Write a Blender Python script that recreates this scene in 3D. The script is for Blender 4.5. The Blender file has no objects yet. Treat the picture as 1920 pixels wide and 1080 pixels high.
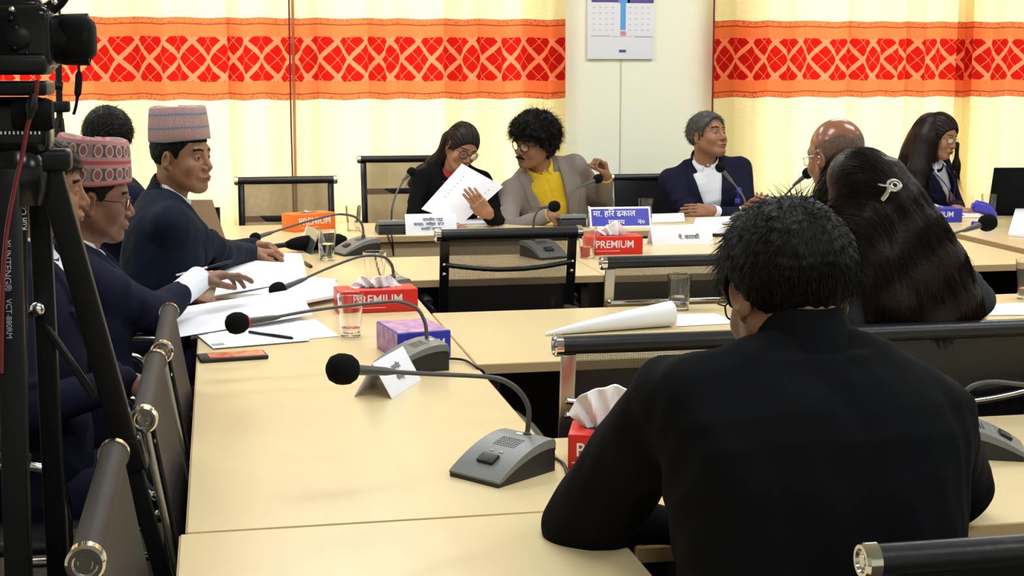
import bpy, math, random
import numpy as np
from mathutils import Vector, Matrix

# ------------------------------------------------------------------ camera, world, lights
sc = bpy.context.scene
COL = sc.collection
F = 2750.0; HC = 1.55; CX, CY = 960.0, 540.0
PITCH = math.atan(420 / F); PSI = math.atan(557 * math.cos(PITCH) / F)
fwd = np.array([math.sin(PSI) * math.cos(PITCH), math.cos(PSI) * math.cos(PITCH), -math.sin(PITCH)])
rgt = np.array([math.cos(PSI), -math.sin(PSI), 0.0])
upv = np.cross(rgt, fwd)
CAMP = np.array([0, 0, HC])
cd = bpy.data.cameras.new('camera'); cam = bpy.data.objects.new('camera', cd); COL.objects.link(cam)
m = Matrix(((rgt[0], upv[0], -fwd[0], 0), (rgt[1], upv[1], -fwd[1], 0), (rgt[2], upv[2], -fwd[2], HC), (0, 0, 0, 1)))
cam.matrix_world = m
cd.sensor_width = 36; cd.lens = 36 * F / 1920; cd.clip_start = 0.05; cd.clip_end = 200
sc.camera = cam
sc.view_settings.view_transform = 'Standard'; sc.view_settings.look = 'None'
sc.view_settings.gamma = 1; sc.view_settings.use_curve_mapping = False
sc.view_settings.exposure = 0.2
sc.cycles.use_denoising = True
sc.cycles.max_bounces = 8; sc.cycles.transparent_max_bounces = 16
sc.cycles.sample_clamp_indirect = 4

wd = bpy.data.worlds.new('daylight'); sc.world = wd; wd.use_nodes = True
wd.node_tree.nodes['Background'].inputs[0].default_value = (0.95, 0.97, 1.0, 1)
wd.node_tree.nodes['Background'].inputs[1].default_value = 5.0

def lamp(name, kind, loc, direction, energy, color=(1, 1, 1), size=(1, 1), angle=0.02):
    l = bpy.data.lights.new(name, kind); l.energy = energy; l.color = color
    if kind == 'AREA': l.shape = 'RECTANGLE'; l.size, l.size_y = size
    if kind == 'SUN': l.angle = angle
    o = bpy.data.objects.new(name, l); COL.objects.link(o); o.location = loc
    o.rotation_euler = Vector(direction).to_track_quat('-Z', 'Y').to_euler()
    return o
lamp('sun', 'SUN', (0, 12, 6), (0.62, -0.68, -0.36), 24.0, (1.0, 0.95, 0.85), angle=0.15)
CEIL = [(0.6, 4.9), (3.1, 4.9), (0.6, 7.1), (3.1, 7.1), (0.6, 2.6), (3.1, 2.6), (-1.6, 4.9), (-1.6, 7.1), (0.6, 0.3), (3.1, 0.3), (5.4, 4.9), (5.4, 2.6)]  # entries behind the camera and by the right wall are added unseen fill
for cx, cy in CEIL:
    lamp('ceiling_and_fill_light', 'AREA', (cx, cy, 2.93), (0, 0, -1), 27 if cy > 4 else (22 if cy > 1 else 36), (0.94, 0.985, 1.0), (1.1, 0.5))

def ray(x, y): return fwd * F + rgt * (x - CX) + upv * (CY - y)
def at(x, y, z=None, Y=None, X=None):
    """where the line of sight through a point of the photo meets a plane of the room"""
    d = ray(x, y)
    t = (z - HC) / d[2] if z is not None else (Y / d[1] if Y is not None else X / d[0])
    return CAMP + d * t
R = math.radians
rnd = random.Random(7); npr = np.random.default_rng(5)
T = 0.75

# ------------------------------------------------------------------ materials
def mat(name, color, rough=0.5, metal=0.0, spec=0.5, trans=0.0, ior=1.45, coat=0.0, sheen=0.0, emit=None, sss=0.0, bump=None, vary=None):
    mt = bpy.data.materials.new(name); mt.use_nodes = True
    nt = mt.node_tree; b = nt.nodes['Principled BSDF']
    b.inputs['Base Color'].default_value = (*color, 1)
    b.inputs['Roughness'].default_value = rough; b.inputs['Metallic'].default_value = metal
    b.inputs['Specular IOR Level'].default_value = spec; b.inputs['IOR'].default_value = ior
    b.inputs['Transmission Weight'].default_value = trans
    b.inputs['Coat Weight'].default_value = coat; b.inputs['Sheen Weight'].default_value = sheen
    if sss:
        b.inputs['Subsurface Weight'].default_value = sss; b.inputs['Subsurface Radius'].default_value = (0.01, 0.004, 0.002)
        b.inputs['Subsurface Scale'].default_value = 0.6
    if emit:
        b.inputs['Emission Color'].default_value = (*emit[0], 1); b.inputs['Emission Strength'].default_value = emit[1]
    tc = nt.nodes.new('ShaderNodeTexCoord')
    if vary:   # (scale, colour, amount) natural mottling of the stuff itself
        nz = nt.nodes.new('ShaderNodeTexNoise'); nz.inputs['Scale'].default_value = vary[0]; nz.inputs['Detail'].default_value = 4
        nt.links.new(tc.outputs['Object'], nz.inputs['Vector'])
        mx = nt.nodes.new('ShaderNodeMix'); mx.data_type = 'RGBA'
        mx.inputs[6].default_value = (*color, 1); mx.inputs[7].default_value = (*vary[1], 1)
        rp = nt.nodes.new('ShaderNodeMapRange'); rp.inputs[1].default_value = 0.35; rp.inputs[2].default_value = 0.65; rp.inputs[4].default_value = vary[2]
        nt.links.new(nz.outputs[0], rp.inputs[0]); nt.links.new(rp.outputs[0], mx.inputs[0]); nt.links.new(mx.outputs[2], b.inputs['Base Color'])
    if bump:   # (scale, strength, distance)
        nz = nt.nodes.new('ShaderNodeTexNoise'); nz.inputs['Scale'].default_value = bump[0]; nz.inputs['Detail'].default_value = 3
        nt.links.new(tc.outputs['Object'], nz.inputs['Vector'])
        bp = nt.nodes.new('ShaderNodeBump'); bp.inputs['Strength'].default_value = bump[1]; bp.inputs['Distance'].default_value = bump[2]
        nt.links.new(nz.outputs[0], bp.inputs['Height']); nt.links.new(bp.outputs[0], b.inputs['Normal'])
    return mt

class NT:
    """small helper for math node chains"""
    def __init__(s, mt): s.nt = mt.node_tree; s.L = s.nt.links
    def n(s, t, **k):
        x = s.nt.nodes.new(t)
        for a, v in k.items(): setattr(x, a, v)
        return x
    def m(s, op, a, b=None, c=None):
        x = s.nt.nodes.new('ShaderNodeMath'); x.operation = op
        for i, v in enumerate((a, b, c)):
            if v is None: continue
            if isinstance(v, (int, float)): x.inputs[i].default_value = v
            else: s.L.new(v, x.inputs[i])
        return x.outputs[0]
    def mix(s, f, a, b):
        x = s.nt.nodes.new('ShaderNodeMix'); x.data_type = 'RGBA'
        for i, v in ((0, f), (6, a), (7, b)):
            if isinstance(v, (int, float)): x.inputs[i].default_value = v
            elif isinstance(v, tuple): x.inputs[i].default_value = (*v, 1) if len(v) == 3 else v
            else: s.L.new(v, x.inputs[i])
        return x.outputs[2]

M = {}
M['wall'] = mat('painted wall', (0.88, 0.89, 0.74), 0.6, spec=0.3, bump=(60, 0.05, 0.002))
M['ceiling'] = mat('ceiling white', (0.8, 0.8, 0.77), 0.8)
M['floor'] = mat('dark carpet', (0.035, 0.027, 0.022), 0.95, bump=(300, 0.4, 0.003), vary=(40, (0.06, 0.045, 0.03), 0.8))
M['black'] = mat('black plastic', (0.006, 0.006, 0.0065), 0.42, spec=0.25)
M['blackmatte'] = mat('black matte', (0.005, 0.005, 0.0055), 0.8, spec=0.12)
M['blackgloss'] = mat('black gloss', (0.006, 0.006, 0.007), 0.18, spec=0.35)
M['foam'] = mat('black foam', (0.006, 0.006, 0.006), 0.95, spec=0.1, bump=(500, 0.8, 0.002))
M['micgrey'] = mat('grey microphone plastic', (0.17, 0.175, 0.17), 0.42, bump=(400, 0.05, 0.001))
M['micdark'] = mat('dark microphone plastic', (0.016, 0.015, 0.016), 0.45)
M['neck'] = mat('grey gooseneck', (0.085, 0.083, 0.08), 0.4, metal=0.3)
M['chrome'] = mat('chrome', (0.75, 0.73, 0.70), 0.12, metal=1.0)
M['satin'] = mat('satin chrome', (0.50, 0.48, 0.44), 0.28, metal=1.0)
M['leather'] = mat('black leather', (0.007, 0.007, 0.009), 0.36, bump=(60, 0.25, 0.003))
M['greyleather'] = mat('grey brown sling', (0.030, 0.024, 0.022), 0.62, spec=0.22, bump=(30, 0.12, 0.003))
M['paper'] = mat('white paper', (0.80, 0.81, 0.88), 0.7, spec=0.2)
M['tissue'] = mat('tissue', (0.86, 0.84, 0.84), 0.85, spec=0.1)
M['red'] = mat('red card', (0.62, 0.015, 0.010), 0.35)
M['orange'] = mat('orange card', (0.85, 0.16, 0.015), 0.4)
M['blue'] = mat('blue card', (0.035, 0.04, 0.42), 0.35)
M['white'] = mat('white ink', (0.8, 0.8, 0.82), 0.5)
M['ink'] = mat('dark ink', (0.10, 0.11, 0.16), 0.6)
M['cyanink'] = mat('light blue print', (0.10, 0.35, 0.72), 0.5)
M['purpleink'] = mat('purple print', (0.10, 0.07, 0.30), 0.5)
M['pinkink'] = mat('pink print', (0.62, 0.25, 0.33), 0.5)
M['greyink'] = mat('grey print', (0.38, 0.38, 0.42), 0.5)
M['skinbrown'] = mat('brown skin', (0.27, 0.122, 0.062), 0.5, sss=0.12, vary=(22, (0.20, 0.085, 0.045), 0.6), bump=(150, 0.08, 0.002))
M['skindark'] = mat('dark brown skin', (0.21, 0.095, 0.053), 0.48, sss=0.1, vary=(22, (0.11, 0.05, 0.03), 0.6), bump=(150, 0.08, 0.002))
M['skintan'] = mat('tan skin', (0.36, 0.175, 0.098), 0.5, sss=0.12, vary=(22, (0.31, 0.14, 0.08), 0.6), bump=(150, 0.08, 0.002))
M['baldskin'] = mat('shiny scalp skin', (0.25, 0.10, 0.055), 0.22, sss=0.1, vary=(22, (0.2, 0.08, 0.045), 0.6))
M['lip'] = mat('lip', (0.19, 0.065, 0.048), 0.45)
M['eyewhite'] = mat('eye white', (0.6, 0.57, 0.53), 0.2)
M['iris'] = mat('dark iris', (0.02, 0.01, 0.006), 0.1)
M['hairblack'] = mat('black hair', (0.0045, 0.0034, 0.003), 0.5, spec=0.14, bump=(120, 0.5, 0.004))
M['hairbrown'] = mat('brown black hair', (0.011, 0.0055, 0.0045), 0.42, spec=0.2, bump=(100, 0.4, 0.004))
M['hairgrey'] = mat('greying hair', (0.085, 0.082, 0.08), 0.6, spec=0.3, bump=(160, 0.6, 0.004), vary=(60, (0.025, 0.025, 0.025), 0.9))
M['stubble'] = mat('cropped hair on skin', (0.13, 0.07, 0.045), 0.55, bump=(500, 0.3, 0.002), vary=(90, (0.05, 0.032, 0.024), 0.8))
M['navy'] = mat('navy suit', (0.009, 0.009, 0.024), 0.85, spec=0.12, sheen=0.0, bump=(25, 0.15, 0.008))
M['blacksuit'] = mat('black suit', (0.0035, 0.0036, 0.0046), 0.9, spec=0.1, sheen=0.0, bump=(14, 0.25, 0.012))
M['bluesuit'] = mat('dark blue suit', (0.006, 0.010, 0.021), 0.8, spec=0.15, sheen=0.0, bump=(25, 0.15, 0.008))
M['greyblazer'] = mat('grey brown blazer', (0.205, 0.175, 0.155), 0.85, spec=0.2, sheen=0.0, bump=(300, 0.2, 0.002))
M['greysuit'] = mat('dark grey suit', (0.045, 0.047, 0.058), 0.85, spec=0.2, sheen=0.0)
M['charcoal'] = mat('charcoal jacket', (0.035, 0.039, 0.041), 0.85, spec=0.2, bump=(40, 0.2, 0.006))
M['jeans'] = mat('blue grey trousers', (0.055, 0.062, 0.09), 0.9, spec=0.2)
M['shirtwhite'] = mat('white shirt', (0.72, 0.74, 0.82), 0.75, spec=0.2, bump=(18, 0.3, 0.01))
M['shirtyellow'] = mat('yellow shirt', (0.66, 0.44, 0.022), 0.75, spec=0.2, bump=(18, 0.3, 0.01))
M['redtop'] = mat('red top', (0.30, 0.01, 0.015), 0.8)
M['lanyard'] = mat('blue ribbon', (0.025, 0.02, 0.28), 0.6)
M['tan'] = mat('tan board', (0.34, 0.22, 0.13), 0.6)
M['phonecase'] = mat('dark red phone case', (0.02, 0.006, 0.006), 0.3)
M['phonered'] = mat('red printed back', (0.5, 0.02, 0.01), 0.2, vary=(40, (0.75, 0.25, 0.15), 1.0))
M['silver'] = mat('silver clip', (0.72, 0.70, 0.68), 0.25, metal=1.0)
M['plastic'] = mat('blue moulded plastic', (0.03, 0.03, 0.45), 0.2, coat=0.5)
M['curtainedge'] = mat('maroon curtain edging', (0.16, 0.012, 0.014), 0.8)

def glassmat(name, tint=(1, 1, 1), mixf=0.10, rough=0.0):
    """thin clear material: light passes, edges and highlights reflect"""
    mt = bpy.data.materials.new(name); mt.use_nodes = True; n = NT(mt); nt = mt.node_tree
    nt.nodes.remove(nt.nodes['Principled BSDF']); out = nt.nodes['Material Output']
    tr = n.n('ShaderNodeBsdfTransparent'); tr.inputs[0].default_value = (*tint, 1)
    gl = n.n('ShaderNodeBsdfGlossy'); gl.inputs['Roughness'].default_value = rough; gl.inputs[0].default_value = (0.9, 0.9, 0.9, 1)
    fr = n.n('ShaderNodeFresnel'); fr.inputs[0].default_value = 1.5
    f = n.m('ADD', n.m('MULTIPLY', fr.outputs[0], 0.85), mixf * 0.2)
    ms = n.n('ShaderNodeMixShader'); n.L.new(f, ms.inputs[0]); n.L.new(tr.outputs[0], ms.inputs[1]); n.L.new(gl.outputs[0], ms.inputs[2])
    n.L.new(ms.outputs[0], out.inputs[0]); return mt
M['pane'] = glassmat('window glass', (0.98, 1, 1))
M['lens'] = glassmat('spectacle lens', (0.93, 0.93, 0.93))
M['acrylic'] = glassmat('clear acrylic', (0.93, 0.93, 0.95), 0.3)
M['glass'] = mat('drinking glass', (1, 1, 1), 0.0, trans=1.0, ior=1.45)
M['water'] = mat('water', (1, 1, 1), 0.0, trans=1.0, ior=1.33)

def woodmat():
    mt = mat('maple laminate', (0.66, 0.50, 0.27), 0.30, spec=0.45); n = NT(mt); b = mt.node_tree.nodes['Principled BSDF']
    tc = n.n('ShaderNodeTexCoord'); mp = n.n('ShaderNodeMapping'); mp.inputs['Scale'].default_value = (3.0, 0.45, 3.0)
    n.L.new(tc.outputs['Object'], mp.inputs[0])
    nz = n.n('ShaderNodeTexNoise'); nz.inputs['Scale'].default_value = 6; nz.inputs['Detail'].default_value = 6; nz.inputs['Distortion'].default_value = 0.6
    n.L.new(mp.outputs[0], nz.inputs['Vector'])
    n2 = n.n('ShaderNodeTexNoise'); n2.inputs['Scale'].default_value = 90; n2.inputs['Detail'].default_value = 2
    n.L.new(mp.outputs[0], n2.inputs['Vector'])
    c1 = n.mix(nz.outputs[0], (0.68, 0.55, 0.31), (0.60, 0.475, 0.25))
    c2 = n.mix(n.m('MULTIPLY', n2.outputs[0], 0.25), c1, (0.72, 0.58, 0.36))
    n.L.new(c2, b.inputs['Base Color']); return mt
M['wood'] = woodmat()
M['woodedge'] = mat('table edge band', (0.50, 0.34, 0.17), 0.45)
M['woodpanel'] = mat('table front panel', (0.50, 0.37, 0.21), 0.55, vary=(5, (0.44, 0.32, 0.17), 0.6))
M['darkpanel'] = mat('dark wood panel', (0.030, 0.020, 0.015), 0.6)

def meshmat(name, col, holes, scale=(420, 420), rough=0.5):
    """woven seat mesh: square holes between threads"""
    mt = bpy.data.materials.new(name); mt.use_nodes = True; n = NT(mt); nt = mt.node_tree; b = nt.nodes['Principled BSDF']
    b.inputs['Base Color'].default_value = (*col, 1); b.inputs['Roughness'].default_value = rough
    tc = n.n('ShaderNodeTexCoord'); sp = n.n('ShaderNodeSeparateXYZ'); n.L.new(tc.outputs['Object'], sp.inputs[0])
    fx = n.m('FRACT', n.m('MULTIPLY', sp.outputs[0], scale[0])); fz = n.m('FRACT', n.m('MULTIPLY', sp.outputs[2], scale[1]))
    h = n.m('MULTIPLY', n.m('LESS_THAN', fx, holes), n.m('LESS_THAN', fz, holes))
    tr = n.n('ShaderNodeBsdfTransparent'); ms = n.n('ShaderNodeMixShader'); n.L.new(h, ms.inputs[0])
    n.L.new(b.outputs[0], ms.inputs[1]); n.L.new(tr.outputs[0], ms.inputs[2]); n.L.new(ms.outputs[0], nt.nodes['Material Output'].inputs[0])
    return mt
M['mesh'] = meshmat('black seat mesh', (0.018, 0.016, 0.015), 0.60, (330, 330))
M['meshopen'] = meshmat('open brown seat mesh', (0.16, 0.085, 0.045), 0.42, (330, 330))

def curtainmat():
    mt = bpy.data.materials.new('printed curtain cloth'); mt.use_nodes = True; n = NT(mt); nt = mt.node_tree
    nt.nodes.remove(nt.nodes['Principled BSDF']); out = nt.nodes['Material Output']
    uv = n.n('ShaderNodeUVMap'); sp = n.n('ShaderNodeSeparateXYZ'); n.L.new(uv.outputs[0], sp.inputs[0]); u, z = sp.outputs[0], sp.outputs[1]
    B0, B1, = 1.340, 1.800
    vm = n.m('SUBTRACT', z, (B0 + B1) / 2 + 0.008)
    av = n.m('ABSOLUTE', vm)
    up = n.m('DIVIDE', u, 0.165); vp = n.m('DIVIDE', vm, 0.205)
    def line(off, w):
        outs = []
        for s in ('ADD', 'SUBTRACT'):
            t = n.m(s, up, vp); f = n.m('ABSOLUTE', n.m('SUBTRACT', n.m('FRACT', n.m('ADD', t, off)), 0.5))
            outs.append(n.m('LESS_THAN', f, w))
        return n.m('MAXIMUM', outs[0], outs[1])
    thick = line(0.5, 0.085); thin = line(0.0, 0.018)
    inner = n.m('LESS_THAN', av, 0.125)
    reds = n.mix(thin, (0.48, 0.009, 0.006), (0.74, 0.14, 0.05))
    lat = n.mix(thick, reds, (0.84, 0.22, 0.09))
    band = n.mix(inner, (0.82, 0.17, 0.05), lat)
    ed = n.m('GREATER_THAN', av, 0.195)
    nz = n.n('ShaderNodeTexVoronoi'); nz.inputs['Scale'].default_value = 75; n.L.new(uv.outputs[0], nz.inputs[0])
    band = n.mix(n.m('MULTIPLY', ed, n.m('LESS_THAN', nz.outputs[0], 0.35)), band, (0.42, 0.09, 0.03))
    ln = n.m('LESS_THAN', n.m('ABSOLUTE', n.m('SUBTRACT', av, 0.195)), 0.0035)
    band = n.mix(ln, band, (0.30, 0.05, 0.02))
    ln2 = n.m('GREATER_THAN', av, 0.2265); band = n.mix(ln2, band, (0.40, 0.12, 0.06))
    inb = n.m('LESS_THAN', av, 0.230)
    fl = n.n('ShaderNodeTexNoise'); fl.inputs['Scale'].default_value = 9; fl.inputs['Detail'].default_value = 3; fl.inputs['Distortion'].default_value = 1.5
    n.L.new(uv.outputs[0], fl.inputs[0])
    lf = n.m('LESS_THAN', n.m('ABSOLUTE', n.m('SUBTRACT', fl.outputs[0], 0.5)), 0.012)
    cream = n.mix(n.m('MULTIPLY', lf, 0.25), (0.92, 0.80, 0.43), (0.78, 0.58, 0.28))
    col = n.mix(inb, cream, band)
    df = n.n('ShaderNodeBsdfDiffuse'); tl = n.n('ShaderNodeBsdfTranslucent'); n.L.new(col, df.inputs[0]); n.L.new(col, tl.inputs[0])
    ms = n.n('ShaderNodeMixShader'); ms.inputs[0].default_value = 0.42; n.L.new(df.outputs[0], ms.inputs[1]); n.L.new(tl.outputs[0], ms.inputs[2])
    n.L.new(ms.outputs[0], out.inputs[0]); return mt
M['curtain'] = curtainmat()

def hatmat(name, cols, fz, fu, detail):
    """handwoven cap cloth: rows of zigzags and motifs; UV = (metres round the cap, metres up)"""
    mt = mat(name, cols[0], 0.85); n = NT(mt); b = mt.node_tree.nodes['Principled BSDF']
    uv = n.n('ShaderNodeUVMap'); sp = n.n('ShaderNodeSeparateXYZ'); n.L.new(uv.outputs[0], sp.inputs[0]); u, v = sp.outputs[0], sp.outputs[1]
    row = n.m('FRACT', n.m('MULTIPLY', v, fz))
    uu = n.m('MULTIPLY', u, fu); tri = n.m('ABSOLUTE', n.m('SUBTRACT', n.m('FRACT', uu), 0.5))
    r2 = n.m('ABSOLUTE', n.m('SUBTRACT', row, 0.5))
    blob = n.m('LESS_THAN', n.m('ADD', n.m('POWER', n.m('MULTIPLY', tri, 2.6), 2.0), n.m('POWER', n.m('MULTIPLY', n.m('SUBTRACT', r2, 0.0), 3.6), 2.0)), 0.55)
    ringv = n.m('LESS_THAN', n.m('ADD', n.m('POWER', n.m('MULTIPLY', tri, 2.6), 2.0), n.m('POWER', n.m('MULTIPLY', r2, 3.6), 2.0)), 1.0)
    zz = n.m('LESS_THAN', n.m('FRACT', n.m('ADD', n.m('MULTIPLY', u, fu * detail), n.m('MULTIPLY', v, fz * 3))), 0.45)
    inrow = n.m('LESS_THAN', r2, 0.26)
    c = n.mix(zz, cols[0], cols[1])
    c = n.mix(n.m('GREATER_THAN', r2, 0.42), c, cols[4])
    c2 = n.mix(ringv, cols[2], cols[1]); c2 = n.mix(blob, c2, cols[3])
    c = n.mix(inrow, c, c2); n.L.new(c, b.inputs['Base Color']); return mt
M['hatred'] = hatmat('red woven cap cloth', [(0.36, 0.07, 0.075), (0.40, 0.33, 0.32), (0.085, 0.055, 0.06), (0.22, 0.08, 0.065), (0.32, 0.055, 0.065)], 16, 34, 9)
M['hatpink'] = hatmat('pink woven cap cloth', [(0.27, 0.17, 0.18), (0.29, 0.25, 0.28), (0.34, 0.19, 0.17), (0.42, 0.19, 0.13), (0.17, 0.15, 0.18)], 23, 33, 3)

# ------------------------------------------------------------------ mesh helpers
def link(name, me, mats, parent=None, smooth=True):
    for mm in (mats if isinstance(mats, (list, tuple)) else [mats]): me.materials.append(M[mm] if isinstance(mm, str) else mm)
    if smooth:
        me.polygons.foreach_set('use_smooth', [True] * len(me.polygons))
        try: me.set_sharp_from_angle(angle=R(38))
        except Exception: pass
    o = bpy.data.objects.new(name, me); COL.objects.link(o)
    if parent is not None: o.parent = parent
    return o

class MB:
    def __init__(s): s.v = []; s.f = []; s.mi = []; s.n = 0
    def add(s, v, f, mi=0):
        v = np.asarray(v, float)
        s.v.append(v); s.f += [tuple(i + s.n for i in q) for q in f]; s.mi += [mi] * len(f); s.n += len(v); return s
    def box(s, c, size, rot=None, mi=0, bev=0.0):
        hx, hy, hz = [a / 2 for a in size]
        if bev <= 0:
            v = np.array([(x, y, z) for x in (-hx, hx) for y in (-hy, hy) for z in (-hz, hz)])
            f = [(0, 1, 3, 2), (4, 6, 7, 5), (0, 4, 5, 1), (2, 3, 7, 6), (0, 2, 6, 4), (1, 5, 7, 3)]
        else:
            import bmesh
            bm = bmesh.new(); bmesh.ops.create_cube(bm, size=1.0)
            for q in bm.verts: q.co = Vector((q.co.x * size[0], q.co.y * size[1], q.co.z * size[2]))
            bmesh.ops.bevel(bm, geom=bm.edges[:], offset=bev, segments=3, profile=0.5, affect='EDGES')
            bm.verts.index_update(); v = np.array([q.co[:] for q in bm.verts]); f = [[q.index for q in p.verts] for p in bm.faces]; bm.free()
        if rot is not None: v = v @ np.array(rot).T
        return s.add(v + np.array(c), f, mi)
    def tube(s, pts, r, n=10, mi=0, cap=True, flat=1.0):
        pts = [np.array(p, float) for p in pts]; k = len(pts); rs = r if hasattr(r, '__len__') else [r] * k
        tang = []
        for i in range(k):
            t = pts[min(i + 1, k - 1)] - pts[max(i - 1, 0)]; tang.append(t / (np.linalg.norm(t) + 1e-12))
        ref = np.array([0, 0, 1.0]) if abs(tang[0][2]) < 0.9 else np.array([1.0, 0, 0])
        a = np.cross(tang[0], ref); a /= np.linalg.norm(a); V = []
        for i in range(k):
            a = a - tang[i] * (a @ tang[i]); a /= np.linalg.norm(a); b = np.cross(tang[i], a)
            for j in range(n):
                th = 2 * math.pi * j / n; V.append(pts[i] + rs[i] * (a * math.cos(th) + b * math.sin(th) * flat))
        Fc = [(i * n + j, i * n + (j + 1) % n, (i + 1) * n + (j + 1) % n, (i + 1) * n + j) for i in range(k - 1) for j in range(n)]
        if cap: Fc += [tuple(range(n))[::-1], tuple((k - 1) * n + j for j in range(n))]
        return s.add(V, Fc, mi)
    def lathe(s, prof, c=(0, 0, 0), n=28, rot=None, mi=0):
        V = []; k = len(prof)
        for (r, z) in prof:
            for j in range(n):
                th = 2 * math.pi * j / n; V.append((r * math.cos(th), r * math.sin(th), z))
        V = np.array(V)
        if rot is not None: V = V @ np.array(rot).T
        Fc = [(i * n + j, i * n + (j + 1) % n, (i + 1) * n + (j + 1) % n, (i + 1) * n + j) for i in range(k - 1) for j in range(n)]
        return s.add(V + np.array(c), Fc, mi)
    def ball(s, c, r, n=20, rot=None, mi=0):
        r = r if hasattr(r, '__len__') else (r, r, r)
        V = []; k = n // 2
        for i in range(k + 1):
            ph = math.pi * i / k
            for j in range(n):
                th = 2 * math.pi * j / n; V.append((r[0] * math.sin(ph) * math.cos(th), r[1] * math.sin(ph) * math.sin(th), r[2] * math.cos(ph)))
        V = np.array(V)
        if rot is not None: V = V @ np.array(rot).T
        Fc = [(i * n + j, (i + 1) * n + j, (i + 1) * n + (j + 1) % n, i * n + (j + 1) % n) for i in range(k) for j in range(n)]
        return s.add(V + np.array(c), Fc, mi)
    def prism(s, poly, y0, y1, mi=0):
        """polygon in x,z extruded along y"""
        k = len(poly); V = [(x, y0, z) for x, z in poly] + [(x, y1, z) for x, z in poly]
        Fc = [tuple(range(k)), tuple(range(2 * k - 1, k - 1, -1))] + [(i, i + k, (i + 1) % k + k, (i + 1) % k) for i in range(k)]
        return s.add(V, Fc, mi)
    def obj(s, name, mats, parent=None, smooth=True, uv=None):
        me = bpy.data.meshes.new(name); V = np.concatenate(s.v)
        me.from_pydata(V.tolist(), [], [list(q) for q in s.f]); me.update()
        if any(s.mi): me.polygons.foreach_set('material_index', s.mi)
        if uv is not None:
            l = me.uv_layers.new(name='UVMap'); li = np.zeros(len(me.loops), int); me.loops.foreach_get('vertex_index', li)
            l.data.foreach_set('uv', np.asarray(uv, float)[li].ravel())
        me.validate()
        o = link(name, me, mats, parent, smooth); return o

def tag(o, label, cat, group=None, kind=None):
    o['label'] = label; o['category'] = cat
    if group: o['group'] = group
    if kind: o['kind'] = kind
    return o
def thing(name, label, cat, loc=(0, 0, 0), rz=0.0, group=None):
    o = bpy.data.objects.new(name, None); COL.objects.link(o); o.location = loc; o.rotation_euler = (0, 0, rz)
    return tag(o, label, cat, group)
def struct(name, mb, mt, smooth=False):
    o = mb.obj(name, mt, None, smooth); o['kind'] = 'structure'; return o
def rotz(a): c, s = math.cos(a), math.sin(a); return np.array([[c, -s, 0], [s, c, 0], [0, 0, 1.0]])
def rotx(a): c, s = math.cos(a), math.sin(a); return np.array([[1.0, 0, 0], [0, c, -s], [0, s, c]])
def roty(a): c, s = math.cos(a), math.sin(a); return np.array([[c, 0, s], [0, 1.0, 0], [-s, 0, c]])
def unit(v): v = np.array(v, float); return v / (np.linalg.norm(v) + 1e-12)
def spline(P, n=8):
    P = [np.array(p, float) for p in P]; out = []
    for i in range(len(P) - 1):
        p0, p1, p2, p3 = P[max(i - 1, 0)], P[i], P[i + 1], P[min(i + 2, len(P) - 1)]
        for j in range(n):
            t = j / n; out.append(0.5 * (2 * p1 + (p2 - p0) * t + (2 * p0 - 5 * p1 + 4 * p2 - p3) * t * t + (3 * p1 - p0 - 3 * p2 + p3) * t ** 3))
    out.append(P[-1]); return out
_fonts = {}
def text(s, size, parent, mt, loc, Rm, name='lettering', extrude=0.0003, sx=1.0, align='CENTER', bold=0.0):
    """lettering; Rm columns: text right, text up, out of the surface (parent frame)"""
    cu = bpy.data.curves.new(name, 'FONT'); cu.body = s; cu.size = size; cu.align_x = align; cu.align_y = 'CENTER'; cu.extrude = extrude; cu.offset = bold; cu.resolution_u = 3
    o = bpy.data.objects.new(name, cu); COL.objects.link(o)
    me = bpy.data.meshes.new_from_object(o.evaluated_get(bpy.context.evaluated_depsgraph_get()))
    bpy.data.objects.remove(o); me.materials.clear()
    k = len(me.vertices); co = np.zeros(k * 3); me.vertices.foreach_get('co', co); co = co.reshape(-1, 3); co[:, 0] *= sx
    co = co @ np.array(Rm).T + np.array(loc); me.vertices.foreach_set('co', co.ravel()); me.update()
    return link(name, me, mt, parent, False)
FRONT = np.array([[1, 0, 0], [0, 0, -1], [0, 1, 0]], float)  # placed on a face that looks along -y

# ------------------------------------------------------------------ the room
WY = 8.64; CYc = 8.53
def boxw(x0, x1, y0, y1, z0, z1): return MB().box(((x0 + x1) / 2, (y0 + y1) / 2, (z0 + z1) / 2), (x1 - x0, y1 - y0, z1 - z0))
struct('floor', boxw(-3.2, 6.7, -2.2, WY + 0.2, -0.1, 0), 'floor')
struct('ceiling', boxw(-3.2, 6.7, -2.2, WY + 0.2, 2.95, 3.05), 'ceiling')
struct('wall_left', boxw(-3.2, -3.0, -2.2, WY + 0.2, 0, 2.95), 'wall')
struct('wall_right', boxw(6.5, 6.7, -2.2, WY + 0.2, 0, 2.95), 'wall')
struct('wall_front', boxw(-3.0, 6.5, -2.2, -2.0, 0, 2.95), 'wall')
wx = lambda p: float(at(p, 187, Y=WY)[0])
WA0, WA1, WB0, WB1 = -2.6, wx(1000), wx(1392), 6.1
Z0, Z1 = 0.62, 2.55
bw = MB()
for x0, x1, z0, z1 in [(-3.0, WA0, 0, 2.95), (WA1, WB0, 0, 2.95), (WB1, 6.5, 0, 2.95), (WA0, WA1, 0, Z0), (WA0, WA1, Z1, 2.95), (WB0, WB1, 0, Z0), (WB0, WB1, Z1, 2.95)]:
    bw.box(((x0 + x1) / 2, WY + 0.1, (z0 + z1) / 2), (x1 - x0, 0.2, z1 - z0))
struct('wall_back', bw, 'wall')
struct('trim_1', boxw(wx(1162), wx(1164.5), WY - 0.004, WY, 0, 2.95), mat('wall joint', (0.55, 0.58, 0.46), 0.7))
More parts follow.
